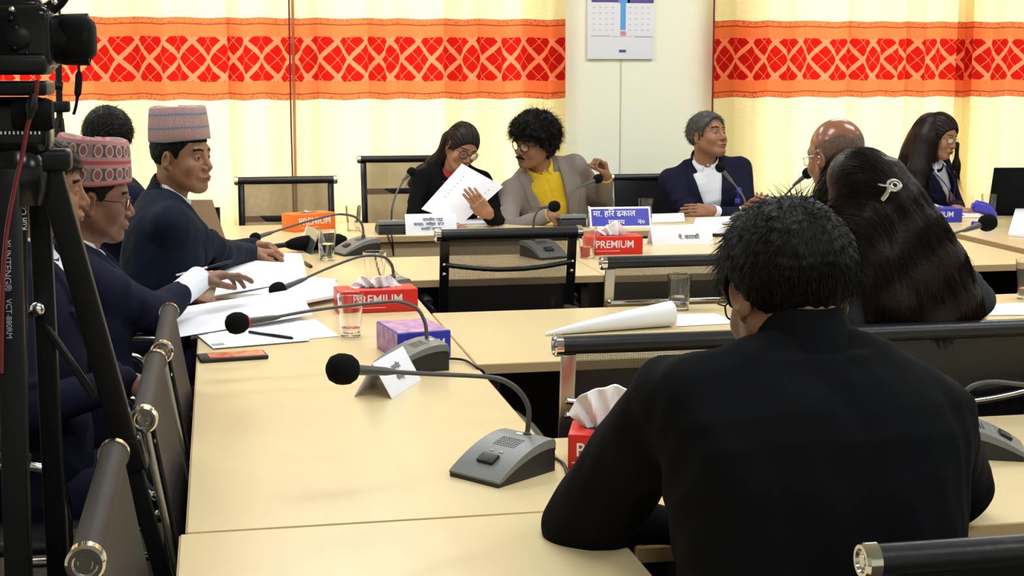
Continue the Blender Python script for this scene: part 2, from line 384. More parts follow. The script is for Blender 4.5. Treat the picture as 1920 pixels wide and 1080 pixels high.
M['frame'] = mat('window frame', (0.30, 0.17, 0.10), 0.5)
for i, (a, b, mull) in enumerate([(WA0, WA1, [wx(870), wx(550), wx(230), wx(-90)]), (WB0, WB1, [wx(1792), wx(2130)])]):
    w = MB(); y = WY + 0.05
    for x0, x1, z0, z1 in [(a, b, Z0, Z0 + .05), (a, b, Z1 - .05, Z1), (a, a + .05, Z0, Z1), (b - .05, b, Z0, Z1)]:
        w.box(((x0 + x1) / 2, y, (z0 + z1) / 2), (x1 - x0, 0.06, z1 - z0))
    for mx_ in mull: w.box((mx_, y, (Z0 + Z1) / 2), (0.07, 0.06, Z1 - Z0))
    fo = struct('window_%d' % (i + 1), w, 'frame')
    g = boxw(a + .03, b - .03, y - 0.003, y + 0.003, Z0 + .03, Z1 - .03).obj('pane', 'pane', fo, False)

def curtain(x0, x1, label, seed, amp=0.028, edge=None, CYc=CYc):
    rg = np.random.default_rng(seed); W = x1 - x0; nu = int(W / 0.008); nz = 26
    us = np.linspace(0, W, nu); zs = np.linspace(0.04, 2.78, nz)
    ph = np.cumsum(np.interp(us, np.linspace(0, W, int(W / .12) + 2), rg.uniform(0.6, 1.5, int(W / .12) + 2))) * (0.008 * 2 * math.pi / 0.230)
    a2 = np.interp(us, np.linspace(0, W, 12), rg.uniform(0.45, 1.25, 12))
    U, Z = np.meshgrid(us, zs, indexing='ij'); PH = ph[:, None] + 0.25 * np.sin(Z * 1.3 + seed); A2 = a2[:, None]
    sh = np.sin(PH); y = CYc - A2 * amp * (sh + 0.35 * np.sin(PH * 0.47 + 1.1) + 0.10 * np.sin(2 * PH + Z * 0.6))
    x = x0 + U + A2 * 0.012 * np.sin(2 * PH)
    arc = np.concatenate([[0], np.cumsum(np.hypot(np.diff(us), np.diff(y[:, 10])))])
    zz = Z + 0.004 * np.sin(PH)
    V = np.stack([x, y, Z], -1).reshape(-1, 3); uv = np.stack([np.repeat(arc[:, None] * 0.93, nz, 1), zz], -1).reshape(-1, 2)
    Fc = [(i * nz + j, (i + 1) * nz + j, (i + 1) * nz + j + 1, i * nz + j + 1) for i in range(nu - 1) for j in range(nz - 1)]
    root = thing('curtain', label, 'curtain', (0, 0, 0))
    o = MB().add(V, Fc).obj('cloth', 'curtain', root, True, uv)
    for side in (edge or ''):
        i = 0 if side == 'l' else nu - 1; xx = x[i, 0]
        MB().tube([(xx, y[i, 10] - 0.008, 0.04), (xx + rg.normal(0, .004), y[i, 10] - 0.012, 1.2), (xx, y[i, 10] - 0.008, 2.78)], 0.008, 8, flat=0.6).obj('edging', 'curtainedge', root)
    rd = MB().tube([(x0 - .02, CYc + 0.012, 2.80), (x1 + .02, CYc + 0.012, 2.80)], 0.014).obj('rod', 'satin', root)
cxp = lambda p: float(at(p, 187, Y=CYc)[0])
curtain(-2.75, cxp(110), 'cream curtain with an orange band at the far left behind the film tripod', 3)
curtain(cxp(112), cxp(550), 'orange banded curtain behind the man in the pale pink cap', 11, edge='r')
curtain(cxp(553), cxp(1057), 'orange banded curtain behind the woman reading and the curly-haired man', 23)
curtain(cxp(1331), cxp(1815), 'orange banded curtain behind the bald man, right of the bare wall', 31, edge='l')
curtain(cxp(1778), 6.3, 'orange banded curtain behind the open laptop at the right', 47, CYc=8.47)

# ceiling luminaires holding the area lights, with the added fill panels among them
CX_ = {-1.6: 'left of the table column', 0.6: 'over the left table column', 3.1: 'over the cross tables', 5.4: 'added as unseen fill by the right wall'}; CY_ = {0.3: 'added unseen fill behind the camera', 2.6: 'at the front', 4.9: 'at mid room', 7.1: 'near the curtains'}
for cx, cy in CEIL:
    t = thing('ceiling_and_fill_panel', 'recessed white ceiling light panel %s, %s' % (CX_[cx], CY_[cy]), 'light', (cx, cy, 2.95), 0, 'ceiling light panels')
    MB().box((0, 0, -0.006), (1.2, 0.6, 0.012)).obj('housing', 'ceiling', t, False)

# wall calendar
cy = WY - 0.02
def calendar():
    p0 = at(1101, 110, Y=cy); p1 = at(1225, 112, Y=cy); W = p1[0] - p0[0]; zb = (p0[2] + p1[2]) / 2
    t = thing('wall_calendar', 'white printed wall calendar hanging on the bare wall between the curtains', 'calendar', (p0[0] + W / 2, WY - 0.002, zb))
    Hh = 0.62
    MB().box((0, -0.010, Hh / 2), (W, 0.018, Hh), bev=0.002).obj('pages', 'paper', t)
    s = W / 124.0; Y_ = -0.0196
    def strip(x0, x1, y0, y1, mt, nm='print'):  # photo pixels relative to the calendar's lower left corner
        MB().box(((x0 + x1) / 2 * s - W / 2, Y_, (y0 + y1) / 2 * s), ((x1 - x0) * s, 0.0008, (y1 - y0) * s)).obj(nm, mt, t, False)
    strip(7, 57, 101, 109, 'purpleink'); strip(74, 126 - 3, 100, 108, 'purpleink'); strip(57, 78, 100, 111, 'cyanink')
    strip(61, 71, 52, 100, 'cyanink'); strip(61, 72, 42, 50, 'pinkink')
    strip(7, 42, 40.8, 42.2, 'greyink'); strip(44, 85, 40, 41, 'greyink'); strip(88, 122, 39, 41, 'greyink'); strip(59, 72, 12, 17, 'purpleink')
    strip(5, 122, 112, 150, mat('calendar photo', (0.25, 0.2, 0.18), 0.5, vary=(30, (0.5, 0.4, 0.3), 1)), 'picture')
    g = MB()
    for c in range(2):
        for i in range(4):
            for j in range(5):
                g.box(((12 + c * 67 + i * 11.5) * s - W / 2, Y_, (52 + j * 10) * s), (5.5 * s, 0.0006, 2.2 * s))
    g.obj('date_lettering', mat('faint date print', (0.62, 0.62, 0.66), 0.6), t, False)
calendar()

# ------------------------------------------------------------------ tables
def table(label, x0, x1, y0, y1, z=T, panel=None, panelmat='darkpanel', off=0.0, th=0.028, panelside='y0'):
    cx, cy = (x0 + x1) / 2, (y0 + y1) / 2
    t = thing('meeting_table', label, 'table', (cx, cy, 0)); w, d = x1 - x0, y1 - y0
    MB().box((0, 0, z - th / 2), (w - 0.003, d - 0.003, th), bev=0.0015).obj('tabletop', ['wood'], t, False)
    e = MB()
    e.box((0, -d / 2 + 0.0008, z - th / 2 - 0.001), (w - 0.006, 0.004, th - 0.003)); e.box((0, d / 2 - 0.0008, z - th / 2 - 0.001), (w - 0.006, 0.004, th - 0.003))
    e.box((-w / 2 + 0.0008, 0, z - th / 2 - 0.001), (0.004, d - 0.006, th - 0.003)); e.box((w / 2 - 0.0008, 0, z - th / 2 - 0.001), (0.004, d - 0.006, th - 0.003))
    e.obj('edge_band', 'woodedge', t, False)
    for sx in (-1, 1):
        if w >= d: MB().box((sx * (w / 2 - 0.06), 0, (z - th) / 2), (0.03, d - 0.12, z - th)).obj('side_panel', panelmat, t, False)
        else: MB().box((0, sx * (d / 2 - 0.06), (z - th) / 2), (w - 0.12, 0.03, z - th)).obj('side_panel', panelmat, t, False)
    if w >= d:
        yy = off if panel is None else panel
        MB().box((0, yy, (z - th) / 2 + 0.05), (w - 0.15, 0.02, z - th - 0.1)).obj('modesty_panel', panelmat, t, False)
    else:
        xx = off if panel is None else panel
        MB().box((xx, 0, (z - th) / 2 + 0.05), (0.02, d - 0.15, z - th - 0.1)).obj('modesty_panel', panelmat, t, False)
    return t
table('pale wood table top at the very front below the joint line', -0.083, 0.655, 1.30, 2.496)
table('long pale wood table running from the front joint towards the head table', -0.073, 0.663, 2.503, 4.68)
table('pale wood table at the capped men, past the two front tables on the left', -0.065, 0.663, 4.684, 6.60)
table('pale wood table with the red tissue box where the man in black leans', 0.668, 2.9, 2.275, 3.01, off=0.2)
table('pale wood cross table with the curled paper and the glass before the bent man', 0.668, 3.30, 3.82, 4.66, off=0.2)
table('pale wood cross table behind the empty mesh chair in the middle', 0.668, 1.44, 5.395, 6.07, off=0.2)
table('pale wood cross table carrying the red tissue box below the blue nameplate', 1.444, 3.35, 5.375, 6.50, off=0.2)
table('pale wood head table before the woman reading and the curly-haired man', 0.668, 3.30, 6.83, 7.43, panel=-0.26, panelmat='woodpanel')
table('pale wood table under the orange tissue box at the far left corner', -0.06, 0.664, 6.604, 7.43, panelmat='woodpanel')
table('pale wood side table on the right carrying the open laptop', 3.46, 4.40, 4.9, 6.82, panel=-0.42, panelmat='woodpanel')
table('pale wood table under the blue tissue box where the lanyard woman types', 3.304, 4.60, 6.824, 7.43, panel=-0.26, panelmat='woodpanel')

# ------------------------------------------------------------------ chairs
def chair(label, x, y, rz, style='mesh', W=0.54, H=0.95, lean=0.08, group=None, bar=0.80, curved=True, postmat='satin', arms=True):
    t = thing('office_chair', label, 'chair', (x, y, 0), rz, group)
    hw = W / 2; fab = {'mesh': 'mesh', 'grey': 'greyleather', 'black': 'leather', 'open': 'meshopen'}[style]
    def back(z): return -0.23 - lean * (z - 0.45) / 0.5
    rr = 0.021
    zt = H - rr
    MB().tube([(-hw + .012, back(zt), zt), (0, back(zt), zt), (hw - .012, back(zt), zt)], rr, 18).obj('top_roll', 'leather' if style != 'grey' else 'greyleather', t)
    for s in (-1, 1):
        rm = roty(R(90) * s)
        MB().lathe([(0.0, 0.012), (0.008, 0.012), (0.0095, 0.009), (0.014, 0.009), (0.016, 0.014), (0.021, 0.014), (0.0245, 0.010), (0.0245, 0.0), (0.0245, -0.006), (0.0, -0.006)], (s * (hw - .010), back(zt), zt), 24, rm).obj('end_cap', 'chrome', t)
        # flat post from the roll down to the seat and on to the front foot
        z0 = zt - rr; pm = MB(); dy = back(0.44) - back(z0); L = math.hypot(dy, z0 - 0.44)
        pm.box((s * (hw - .032), (back(0.44) + back(z0)) / 2, (z0 + 0.44) / 2), (0.034, 0.014, L), rotx(math.atan2(dy, z0 - 0.44)), bev=0.003)
        pm.obj('side_post', 'blackgloss' if postmat == 'black' else postmat, t)
        for zb in (bar + 0.0, bar - 0.035):
            MB().ball((s * (hw - .032), back(zb) - 0.010, zb), 0.008, 12).obj('bolt', 'chrome', t)
        if arms:
          ar = MB().tube(spline([(s * (hw + .0), back(0.66) + .01, 0.66), (s * (hw + .015), -0.05, 0.665), (s * (hw + .015), 0.13, 0.655), (s * (hw + .01), 0.185, 0.60), (s * (hw - .0), 0.19, 0.44)], 6), 0.011, 10)
          ao = ar.obj('armrest', 'chrome', t)
          MB().tube([(s * (hw + .008), -0.17, 0.680), (s * (hw + .015), -0.05, 0.686), (s * (hw + .015), 0.12, 0.677)], [0.018, 0.023, 0.018], 12, flat=0.55).obj('arm_pad', 'leather', ao)
        MB().tube(spline([(s * (hw - .03), 0.20, 0.44), (s * (hw - .02), 0.235, 0.36), (s * (hw - .01), 0.235, 0.06), (s * (hw - .01), 0.20, 0.014), (s * (hw - .01), -0.24, 0.014)], 6), 0.0125, 10).obj('leg', 'chrome', t)
    # sling back: sheet hugging the roll then falling to the seat, bowed between the posts
    nu, nz = 15, 14; V = []
    for i in range(nu):
        u = -1 + 2 * i / (nu - 1)
        for j in range(nz):
            zz = 0.43 + (H - 0.02 - 0.43) * j / (nz - 1)
            bow = 0.018 * (u * u - 1) * math.sin(math.pi * min(1, j / (nz - 1) * 0.9))
            V.append((u * (hw - (0.048 if style in ('mesh', 'open') else 0.016)), back(zz) + bow + 0.012, zz))
    th = 0.0035; n0 = len(V); V2 = V + [(a, b + th, c) for a, b, c in V]
    Fc = [(i * nz + j, i * nz + j + 1, (i + 1) * nz + j + 1, (i + 1) * nz + j) for i in range(nu - 1) for j in range(nz - 1)]
    if style in ('grey', 'black'):
        Fc += [tuple(q + n0 for q in f)[::-1] for f in Fc]
        for i in range(nu - 1): Fc += [(i * nz, (i + 1) * nz, (i + 1) * nz + n0, i * nz + n0)]
        for j in range(nz - 1):
            Fc += [(j, j + n0, j + 1 + n0, j + 1)]; a = (nu - 1) * nz; Fc += [(a + j, a + j + 1, a + j + 1 + n0, a + j + n0)]
        MB().add(V2, Fc).obj('back_panel', fab, t)
    else:
        MB().add(V, Fc).obj('back_panel', fab, t)
    # stretcher bar behind the sling
    n = 14; pts = [(-hw + .03 + (W - .06) * i / n, back(bar) - 0.008 - (0.035 * math.sin(math.pi * i / n) if curved else 0), bar - (0.018 * math.sin(math.pi * i / n) if curved else 0)) for i in range(n + 1)]
    (MB().tube(pts, 0.009, 10) if curved else MB().box((0, back(bar) - .004, bar - .015), (W - .05, 0.012, 0.034), bev=0.003)).obj('cross_bar', 'chrome' if postmat != 'black' else 'leather', t)
    MB().box((0, 0.0, 0.445), (W - 0.07, 0.47, 0.035), bev=0.015).obj('seat', 'leather', t)
    MB().tube([(-hw + .03, -0.22, 0.43), (hw - .03, -0.22, 0.43)], 0.011, 10).obj('seat_rail', 'chrome', t)
    return t
XW = -R(90)
# left row, tucked in, backs to the left; back tops at X about -0.17
chair('grey-brown sling chair at the front left corner, nearest of the row', 0.135, 2.06, XW, 'grey', 0.53, 0.965, arms=False)
chair('grey-brown sling chair in the middle of the row along the left table edge', 0.17, 2.80, XW, 'grey', 0.52, 0.965, arms=False)
chair('grey-brown sling chair touching the strewn white papers, last of the left row', 0.18, 3.41, XW, 'grey', 0.52, 0.965, arms=False)
chair('black armchair with chrome armrest behind the front left sling chair', -0.62, 2.42, XW, 'black', 0.54, 0.80)
chair('empty black mesh chair in the middle before the microphone base', 1.025, 5.48, 0, 'mesh', 0.535, 0.965, postmat='black', bar=0.835)
chair('empty black mesh chair with thick satin bar behind the tumbler, middle right', 1.52, 5.00, 0, 'mesh', 0.55, 0.915, bar=0.76, curved=False)
chair('empty black mesh chair left of the bent man in black', 1.005, 3.42, 0, 'mesh', 0.56, 0.95, lean=0.06, bar=0.80)
chair('black leather chair the long-haired woman in charcoal sits on', 1.66, 3.42, 0, 'black', 0.56, 0.955, lean=0.08, bar=0.78)
chair('black leather chair at the bottom right, only its top edge showing', 1.065, 1.965, 0, 'black', 0.56, 0.95)
chair('empty dark-framed chair with see-through back by the orange tissue box', 0.355, 7.66, R(180), 'open', 0.54, 0.955, lean=0.06, postmat='black', bar=0.745, curved=False)
chair('dark-framed see-through chair the reading woman sits on', 1.05, 7.95, R(180), 'open', 0.56, 1.04, postmat='black', bar=0.855, curved=False)
chair('black chair behind the grey-haired man with crossed arms', 2.47, 7.78, R(180), 'black', 0.56, 0.93)
for x, y, rz, lb in [(-0.42, 4.35, XW, 'black chair hidden under the man in the red cap'), (-0.33, 5.15, XW, 'black chair hidden under the man in the pale pink cap'),
                     (2.15, 4.85, 0, 'black chair under the bald man'), (1.75, 7.85, R(180), 'black chair behind the curly-haired man'),
                     (3.75, 7.85, R(180), 'black chair behind the woman typing'), (-0.55, 3.62, XW, 'black chair under the man half hidden by the tripod'), (-0.62, 5.85, XW, 'black chair under the dark-haired man by the window')]:
    chair(lb, x, y, rz, 'black', 0.52, 0.86)

# ------------------------------------------------------------------ microphones
def P3(l): return [at(a, b, Y=c) for a, b, c in l]
def mic(label, bx, by, rz, neck, ball, rb=0.027, cable=None, red=False, z=T, buttons=True, h=0.067):
    """neck: photo points with their distance down the room; ball: last of them"""
    t = thing('conference_microphone', label, 'microphone', (bx, by, z), rz)
    w, d = 0.132, 0.168
    # side profile (y,z): low nose at -y, curved top rising to the rear
    prof = [(-d / 2, 0.0), (-d / 2, 0.012), (-d / 2 + .010, 0.019)]
    for k in range(1, 8):
        u = k / 7; prof.append((-d / 2 + .010 + (d - .035) * u, 0.019 + (h - 0.019) * (1 - (1 - u) ** 1.7)))
    prof += [(d / 2 - .004, h - 0.001), (d / 2, h - 0.008), (d / 2, 0.0)]
    def body(prof, w, c0): 
        k = len(prof); V = [(-w / 2, y, zz) for y, zz in prof] + [(w / 2, y, zz) for y, zz in prof]
        return MB().add(V, [tuple(range(k)), tuple(range(2 * k - 1, k - 1, -1))] + [(i, i + k, (i + 1) % k + k, (i + 1) % k) for i in range(k)])
    base = body([(y, zz * 0.82 if zz > .02 else zz * .6) for y, zz in prof], w - .004, 0).obj('base', 'micdark', t)
    top = body(prof[1:-1] + [(d / 2, h * 0.62)], w, 0)
    # top shell only as a cap over the dark body
    k = len(prof) - 2; cap = MB(); V = []; pr = prof[1:-1]
    for sx in (-1, 1):
        V += [(sx * w / 2, y, zz) for y, zz in pr]
    lo = [(y, max(0.008, zz - (0.006 + 0.012 * (zz / h)))) for y, zz in pr]
    for sx in (-1, 1): V += [(sx * w / 2, y, zz) for y, zz in lo]
    n = len(pr); Fc = []
    for i in range(n - 1):
        Fc += [(i, i + n, i + n + 1, i + 1), (2 * n + i, i, i + 1, 2 * n + i + 1)[::-1], (3 * n + i, n + i, n + i + 1, 3 * n + i + 1)]
    Fc += [(0, 2 * n, 3 * n, n), (n - 1, 2 * n - 1, 4 * n - 1, 3 * n - 1)]
    cap.add(V, Fc).obj('top_shell', 'micgrey', t)
    def topz(y):
        u = (y + d / 2 - .010) / (d - .035); u = min(max(u, 0), 1); return 0.019 + (h - 0.019) * (1 - (1 - u) ** 1.7)
    sl = math.atan2(topz(-0.035) - topz(-0.05), 0.015)
    if buttons:
        bt = MB().box((0, -0.043, topz(-0.043) + 0.003), (0.042, 0.026, 0.009), rotx(sl), bev=0.002).obj('talk_button', 'micdark', t)
        bt['label'] = 'dark talk button'
        for s in (-1, 1): MB().box((s * 0.012, -0.018, topz(-0.018) + 0.0008), (0.008, 0.004, 0.0015), rotx(sl * .8)).obj('indicator', 'greyink', t, False)
        g = MB()
        for i in range(9):
            for j in range(6):
                yy = 0.003 + j * 0.006; g.box(((i - 4) * 0.0065, yy, topz(yy) + 0.0002), (0.0035, 0.0025, 0.001), rotx(0.25))
        g.obj('speaker_grille', 'micdark', t, False)
        MB().box((-0.01, 0.062, h + 0.0002), (0.016, 0.009, 0.001)).obj('badge', 'white', t, False)
    inv = np.array(Matrix.Translation((bx, by, z)) @ Matrix.Rotation(rz, 4, 'Z')); Rm = inv[:3, :3]
    loc = lambda p: Rm.T @ (np.array(p) - np.array([bx, by, z]))
    pts = [loc(p) for p in P3(neck)]; b = loc(at(*ball[:2], Y=ball[2]))
    sp = spline([np.array([min(max(pts[0][0], -0.045), 0.045), min(max(pts[0][1], 0.02), 0.068), h - 0.006])] + pts, 8)
    nk = MB().tube(sp, [0.0085 if i < 5 else (0.0052 if i < len(sp) * 0.62 else 0.0045) for i in range(len(sp))], 12).obj('gooseneck', 'neck', t)
    e = pts[-1]; dr = unit(b - e); L = np.linalg.norm(b - e)
    st = e - dr * 0.0; ml = MB().tube([st - dr * .03, st - dr * .01, b - dr * rb * .7], [0.005, 0.008, 0.0105], 14).obj('capsule', 'neck', t)
    rot = np.stack([unit(np.cross(dr, [0, 0, 1])), unit(np.cross(np.cross(dr, [0, 0, 1]), dr)), dr], 1)
    MB().lathe([(0.0001, rb), (rb * .45, rb * .92), (rb * .8, rb * .68), (rb * .98, rb * .25), (rb, -rb * .1), (rb * .93, -rb * .55), (rb * .7, -rb * .9), (rb * .45, -rb * 1.02), (0.0001, -rb * 1.02)], b, 28, rot).obj('windscreen', 'foam', t)
    if red: MB().lathe([(rb * .60, -rb * .98), (rb * .64, -rb * 1.0), (rb * .60, -rb * 1.10), (rb * .3, -rb * 1.1)], b, 24, rot).obj('indicator_ring', 'red', t)
    for c in (cable or []):
        MB().tube(spline([loc(p) for p in c], 8), 0.0035, 8).obj('cable', 'black', t)
    return t
A_ = lambda x, y, z=T + .004: at(x, y, z=z)
mic('grey desk microphone in front, the largest, on the front left table', 0.534, 2.76, R(-53),
    [(990, 800, 2.80), (991, 765, 2.795), (975, 735, 2.785), (945, 714, 2.77), (905, 706, 2.75), (800, 701, 2.72), (715, 696, 2.69)], (641, 692, 2.66), 0.0295, red=False,
    cable=[[A_(1045, 862) + [-.02, 0.02, .008], A_(1055, 868), A_(1066, 890), A_(1090, 900), A_(1120, 880)]])
mic('desk microphone with a red ring before the purple tissue box', 0.487, 3.80, R(-78),
    [(800, 632, 3.84), (797, 605, 3.85), (783, 580, 3.86), (758, 568, 3.87), (725, 566, 3.87), (600, 580, 3.85), (505, 597, 3.83)], (443, 606, 3.80), 0.029, red=True, h=0.072,
    cable=[[at(830, 672, z=T + .01), at(870, 675, z=T + .006), at(895, 690, z=T + .004), at(908, 700, z=T - .03), at(905, 720, z=T - .2)]])
mic('desk microphone standing behind the red tissue box by the capped men', 0.545, 5.03, R(-75),
    [(737, 508, 5.02), (733, 494, 5.02), (720, 482, 5.02), (695, 479, 5.02), (665, 484, 5.00), (610, 505, 4.98), (560, 528, 4.96)], (520, 545, 4.95), 0.029)
mic('desk microphone right of the half-full glass, stalk reaching to clasped hands', 0.565, 6.22, R(-70),
    [(681, 432, 6.24), (677, 418, 6.24), (666, 407, 6.24), (645, 402, 6.24), (620, 404, 6.23), (560, 420, 6.22), (503, 438, 6.2)], (478, 446, 6.15), 0.022,
    cable=[[at(690, 470, z=T + .01), at(700, 474, z=T + .005), at(720, 520, z=T + .005), at(760, 540, z=T + .005)]])
mic('desk microphone seen from behind before the reading woman', 0.80, 6.97, R(180),
    [(734, 407, 6.93), (735, 390, 6.93), (741, 368, 6.96), (752, 346, 7.0), (762, 332, 7.02)], (772, 322, 7.03), 0.022,
    cable=[[at(724, 428, Y=6.87), at(728, 445, Y=6.81), at(735, 462, Y=6.80), at(738, 480, Y=6.80)], [at(733, 428, Y=6.87), at(735, 445, Y=6.81), at(737, 462, Y=6.80), at(738, 479, Y=6.80)]])
mic('desk microphone seen through the mesh of the middle empty chair', 1.325, 5.95, R(20),
    [(1000, 440, 5.99), (1000, 425, 5.99), (1002, 408, 5.97), (1009, 395, 5.94), (1022, 388, 5.91)], (1040, 387, 5.88), 0.024)
mic('desk microphone before the curly-haired man', float(at(1068, 418, Y=7.08)[0]), 7.08, R(180),
    [(1066, 404, 7.04), (1065, 388, 7.04), (1067, 370, 7.05), (1075, 357, 7.06), (1100, 345, 7.08)], (1122, 335, 7.1), 0.024)
mic('desk microphone pointing at the grey-haired man with crossed arms', float(at(1400, 420, Y=7.05)[0]), 7.05, R(180),
    [(1399, 405, 7.01), (1398, 388, 7.02), (1395, 372, 7.04), (1385, 356, 7.07), (1368, 335, 7.1)], (1350, 314, 7.12), 0.025)
mic('desk microphone raised before the bald man in grey', float(at(1445, 430, Y=5.75)[0]), 5.75, R(0),
    [(1442, 420, 5.78), (1445, 400, 5.78), (1458, 380, 5.76), (1475, 363, 5.74), (1497, 340, 5.72)], (1516, 324, 5.7), 0.024)
mic('desk microphone pointing right past the long dark hair', 1.86, 4.35, R(100),
    [(1690, 520, 4.35), (1692, 490, 4.35), (1710, 465, 4.36), (1760, 446, 4.38), (1820, 428, 4.4)], (1853, 417, 4.4), 0.029)
mic('desk microphone cut by the right edge, beside the man in black', 1.545, 2.72, R(68),
    [(1800, 800, 2.70), (1800, 770, 2.70), (1806, 742, 2.70), (1825, 723, 2.69), (1860, 716, 2.68), (1905, 720, 2.66), (1990, 730, 2.63)], (2050, 735, 2.60), 0.029)

# ------------------------------------------------------------------ tissue boxes, glasses, plates
def tissue_box(label, x, y, rz, L, D, H, col, txt='PREMIUM', peak=0.07, seed=1, pw=0.10, tsize=None, rnd=0, top=None, tx=0.0, px=0.0, lean=(0, 0)):
    t = thing('tissue_box', label, 'tissue box', (x, y, T), rz)
    MB().box((0, 0, H / 2), (L, D, H), bev=0.003).obj('carton', col, t)
    if top: MB().box((0, 0, H + 0.0004), (L - .008, D - .008, 0.0012)).obj('printed_top', top, t, False)
    text(txt, tsize or H * 0.56, t, 'white', (tx, -D / 2 - 0.0006, H * 0.56), FRONT, sx=0.93, bold=0.0004)
    MB().box((-L * .12 + tx, -D / 2 - .0003, H * .22), (L * .42, 0.0008, 0.0016)).obj('underline', 'white', t, False)
    MB().lathe([(0.0, 0.0009), (0.045, 0.0009), (0.05, 0.0005), (0.05, 0)], (px, 0, H), 20, np.diag([1, .45, 1])).obj('opening', 'micdark', t)
    if peak > 0:
        rg = np.random.default_rng(seed); nu, nv = 26, 9; V = []
        ph = rg.uniform(0, 6.28, 6)
        for i in range(nu):
            u = i / (nu - 1)
            for j in range(nv):
                v = j / (nv - 1)
                prof = (math.sin(math.pi * min(max(u, 0.03), .97)) ** 0.75) * (0.82 + 0.18 * math.sin(u * 9 + ph[0]) + 0.10 * math.sin(u * 23 + ph[1]))
                if rnd: prof = math.sin(math.pi * min(max(u, .02), .98)) ** 0.45 * (0.93 + .07 * math.sin(u * 7 + ph[0]))
                zz = H - 0.002 + peak * prof * v
                sp_ = 0.35 + 0.65 * min(1, v * 1.6)
                xx = px + (u - .5) * pw * (0.75 + .35 * v) + lean[0] * v
                yy = 0.012 * math.sin(u * 12 + ph[2]) * sp_ + 0.008 * math.sin(u * 27 + v * 4 + ph[3]) + lean[1] * v * v
                V.append((xx, yy, zz))
        th = 0.0012; n0 = len(V); V2 = V + [(a, b + th + 0.012 * math.sin(math.pi * ((k // nv) / (nu - 1))), c) for k, (a, b, c) in enumerate(V)]
        Fc = [(i * nv + j, (i + 1) * nv + j, (i + 1) * nv + j + 1, i * nv + j + 1) for i in range(nu - 1) for j in range(nv - 1)]
        Fc += [tuple(q + n0 for q in f)[::-1] for f in Fc] + [(i * nv + nv - 1, (i + 1) * nv + nv - 1, (i + 1) * nv + nv - 1 + n0, i * nv + nv - 1 + n0) for i in range(nu - 1)]
        Fc += [(j, j + 1, j + 1 + n0, j + n0) for j in range(nv - 1)] + [((nu - 1) * nv + j, (nu - 1) * nv + j + n0, (nu - 1) * nv + j + 1 + n0, (nu - 1) * nv + j + 1) for j in range(nv - 1)]
        MB().add(V2, Fc).obj('tissue', 'tissue', t)
    return t
tissue_box('red tissue box standing behind the tall glass and the men\'s papers', 0.495, 4.76, R(3), 0.262, 0.12, 0.075, 'red', peak=0.05, seed=3, pw=0.16, tx=0.0, px=0.0)
M['purpletop'] = mat('pink and purple box print', (0.55, 0.30, 0.42), 0.4, vary=(28, (0.25, 0.10, 0.40), 1.0))
tb = tissue_box('purple and blue tissue box behind the second desk microphone', 0.522, 4.02, R(10), 0.152, 0.21, 0.076, 'blue', 'PREMIUM', peak=0.0, tsize=0.031, top='purpletop', tx=0.0)
MB().box((-0.0765, 0, 0.038), (0.0008, 0.202, 0.071)).obj('printed_side', 'purpletop', tb, False)
tissue_box('red tissue box below the blue nameplate on the far cross table', 1.64, 6.02, R(-2), 0.245, 0.115, 0.078, 'red', peak=0.062, seed=8, pw=0.15)
tissue_box('orange tissue box on the far left corner table', 0.425, 7.17, R(28), 0.235, 0.115, 0.085, 'orange', peak=0.012, pw=0.04, seed=5)
tissue_box('red tissue box with a big crumpled tissue beside the man in black', 0.800, 2.775, R(-18), 0.245, 0.12, 0.074, 'red', peak=0.098, seed=12, pw=0.15, px=-0.045, tsize=0.038, tx=-0.034, rnd=1)
tissue_box('blue tissue box before the woman typing, far right', 3.60, 6.93, R(-2), 0.25, 0.115, 0.072, 'blue', peak=0.03, seed=15, pw=0.16, px=-0.03)

def tumbler(label, x, y, h=0.105, r=0.036, rb=0.027, water=0.4, z=T):
    t = thing('drinking_glass', label, 'glass', (x, y, z)); w = 0.0018
    MB().lathe([(0.0001, 0.0005), (rb - .002, 0.0005), (rb, 0.002), (r, h), (r - w * .5, h + .0006), (r - w, h), (rb - w, 0.012), (0.0001, 0.011)], n=40).obj('vessel', 'glass', t)
    if water:
        zt = 0.012 + (h - .012) * water; rt = rb - w + (r - rb) * (zt - 0.012) / (h - .012) - .0003
        MB().lathe([(0.0001, 0.0118), (rb - w - .0003, 0.0125), (rt, zt), (0.0001, zt)], n=36).obj('water', 'water', t)
for lb, px_, py_, h, r, rb, wt in [
    ('half-full glass of water before the small desk microphone on the left table', 613, 488, 0.125, 0.040, 0.030, 0.5),
    ('empty tumbler behind the red tissue box on the left table', 703, 530, 0.115, 0.044, 0.032, 0.0),
    ('tall clear glass in front of the red tissue box by the papers', 658, 630, 0.128, 0.039, 0.029, 0.12),
    ('tumbler with a little water behind the curled paper', 1273, 581, 0.118, 0.040, 0.032, 0.3),
    ('empty glass behind the blue nameplate', 1211, 408, 0.10, 0.040, 0.032, 0.0),
    ('clear glass left of the open laptop', 1853, 409, 0.125, 0.040, 0.032, 0.0),
    ('half-hidden glass left of the red tissue box under the blue nameplate', 1101, 484, 0.13, 0.040, 0.030, 0.3),
    ('glass at the very right edge on the white sheet', 1925, 560, 0.135, 0.042, 0.032, 0.2),
    ('glass by the far window beside the empty dark-framed chair', 663, 432, 0.120, 0.038, 0.030, 0.0)]:
    p = at(px_, py_, z=T); tumbler(lb, p[0], p[1], h, r, rb, wt)

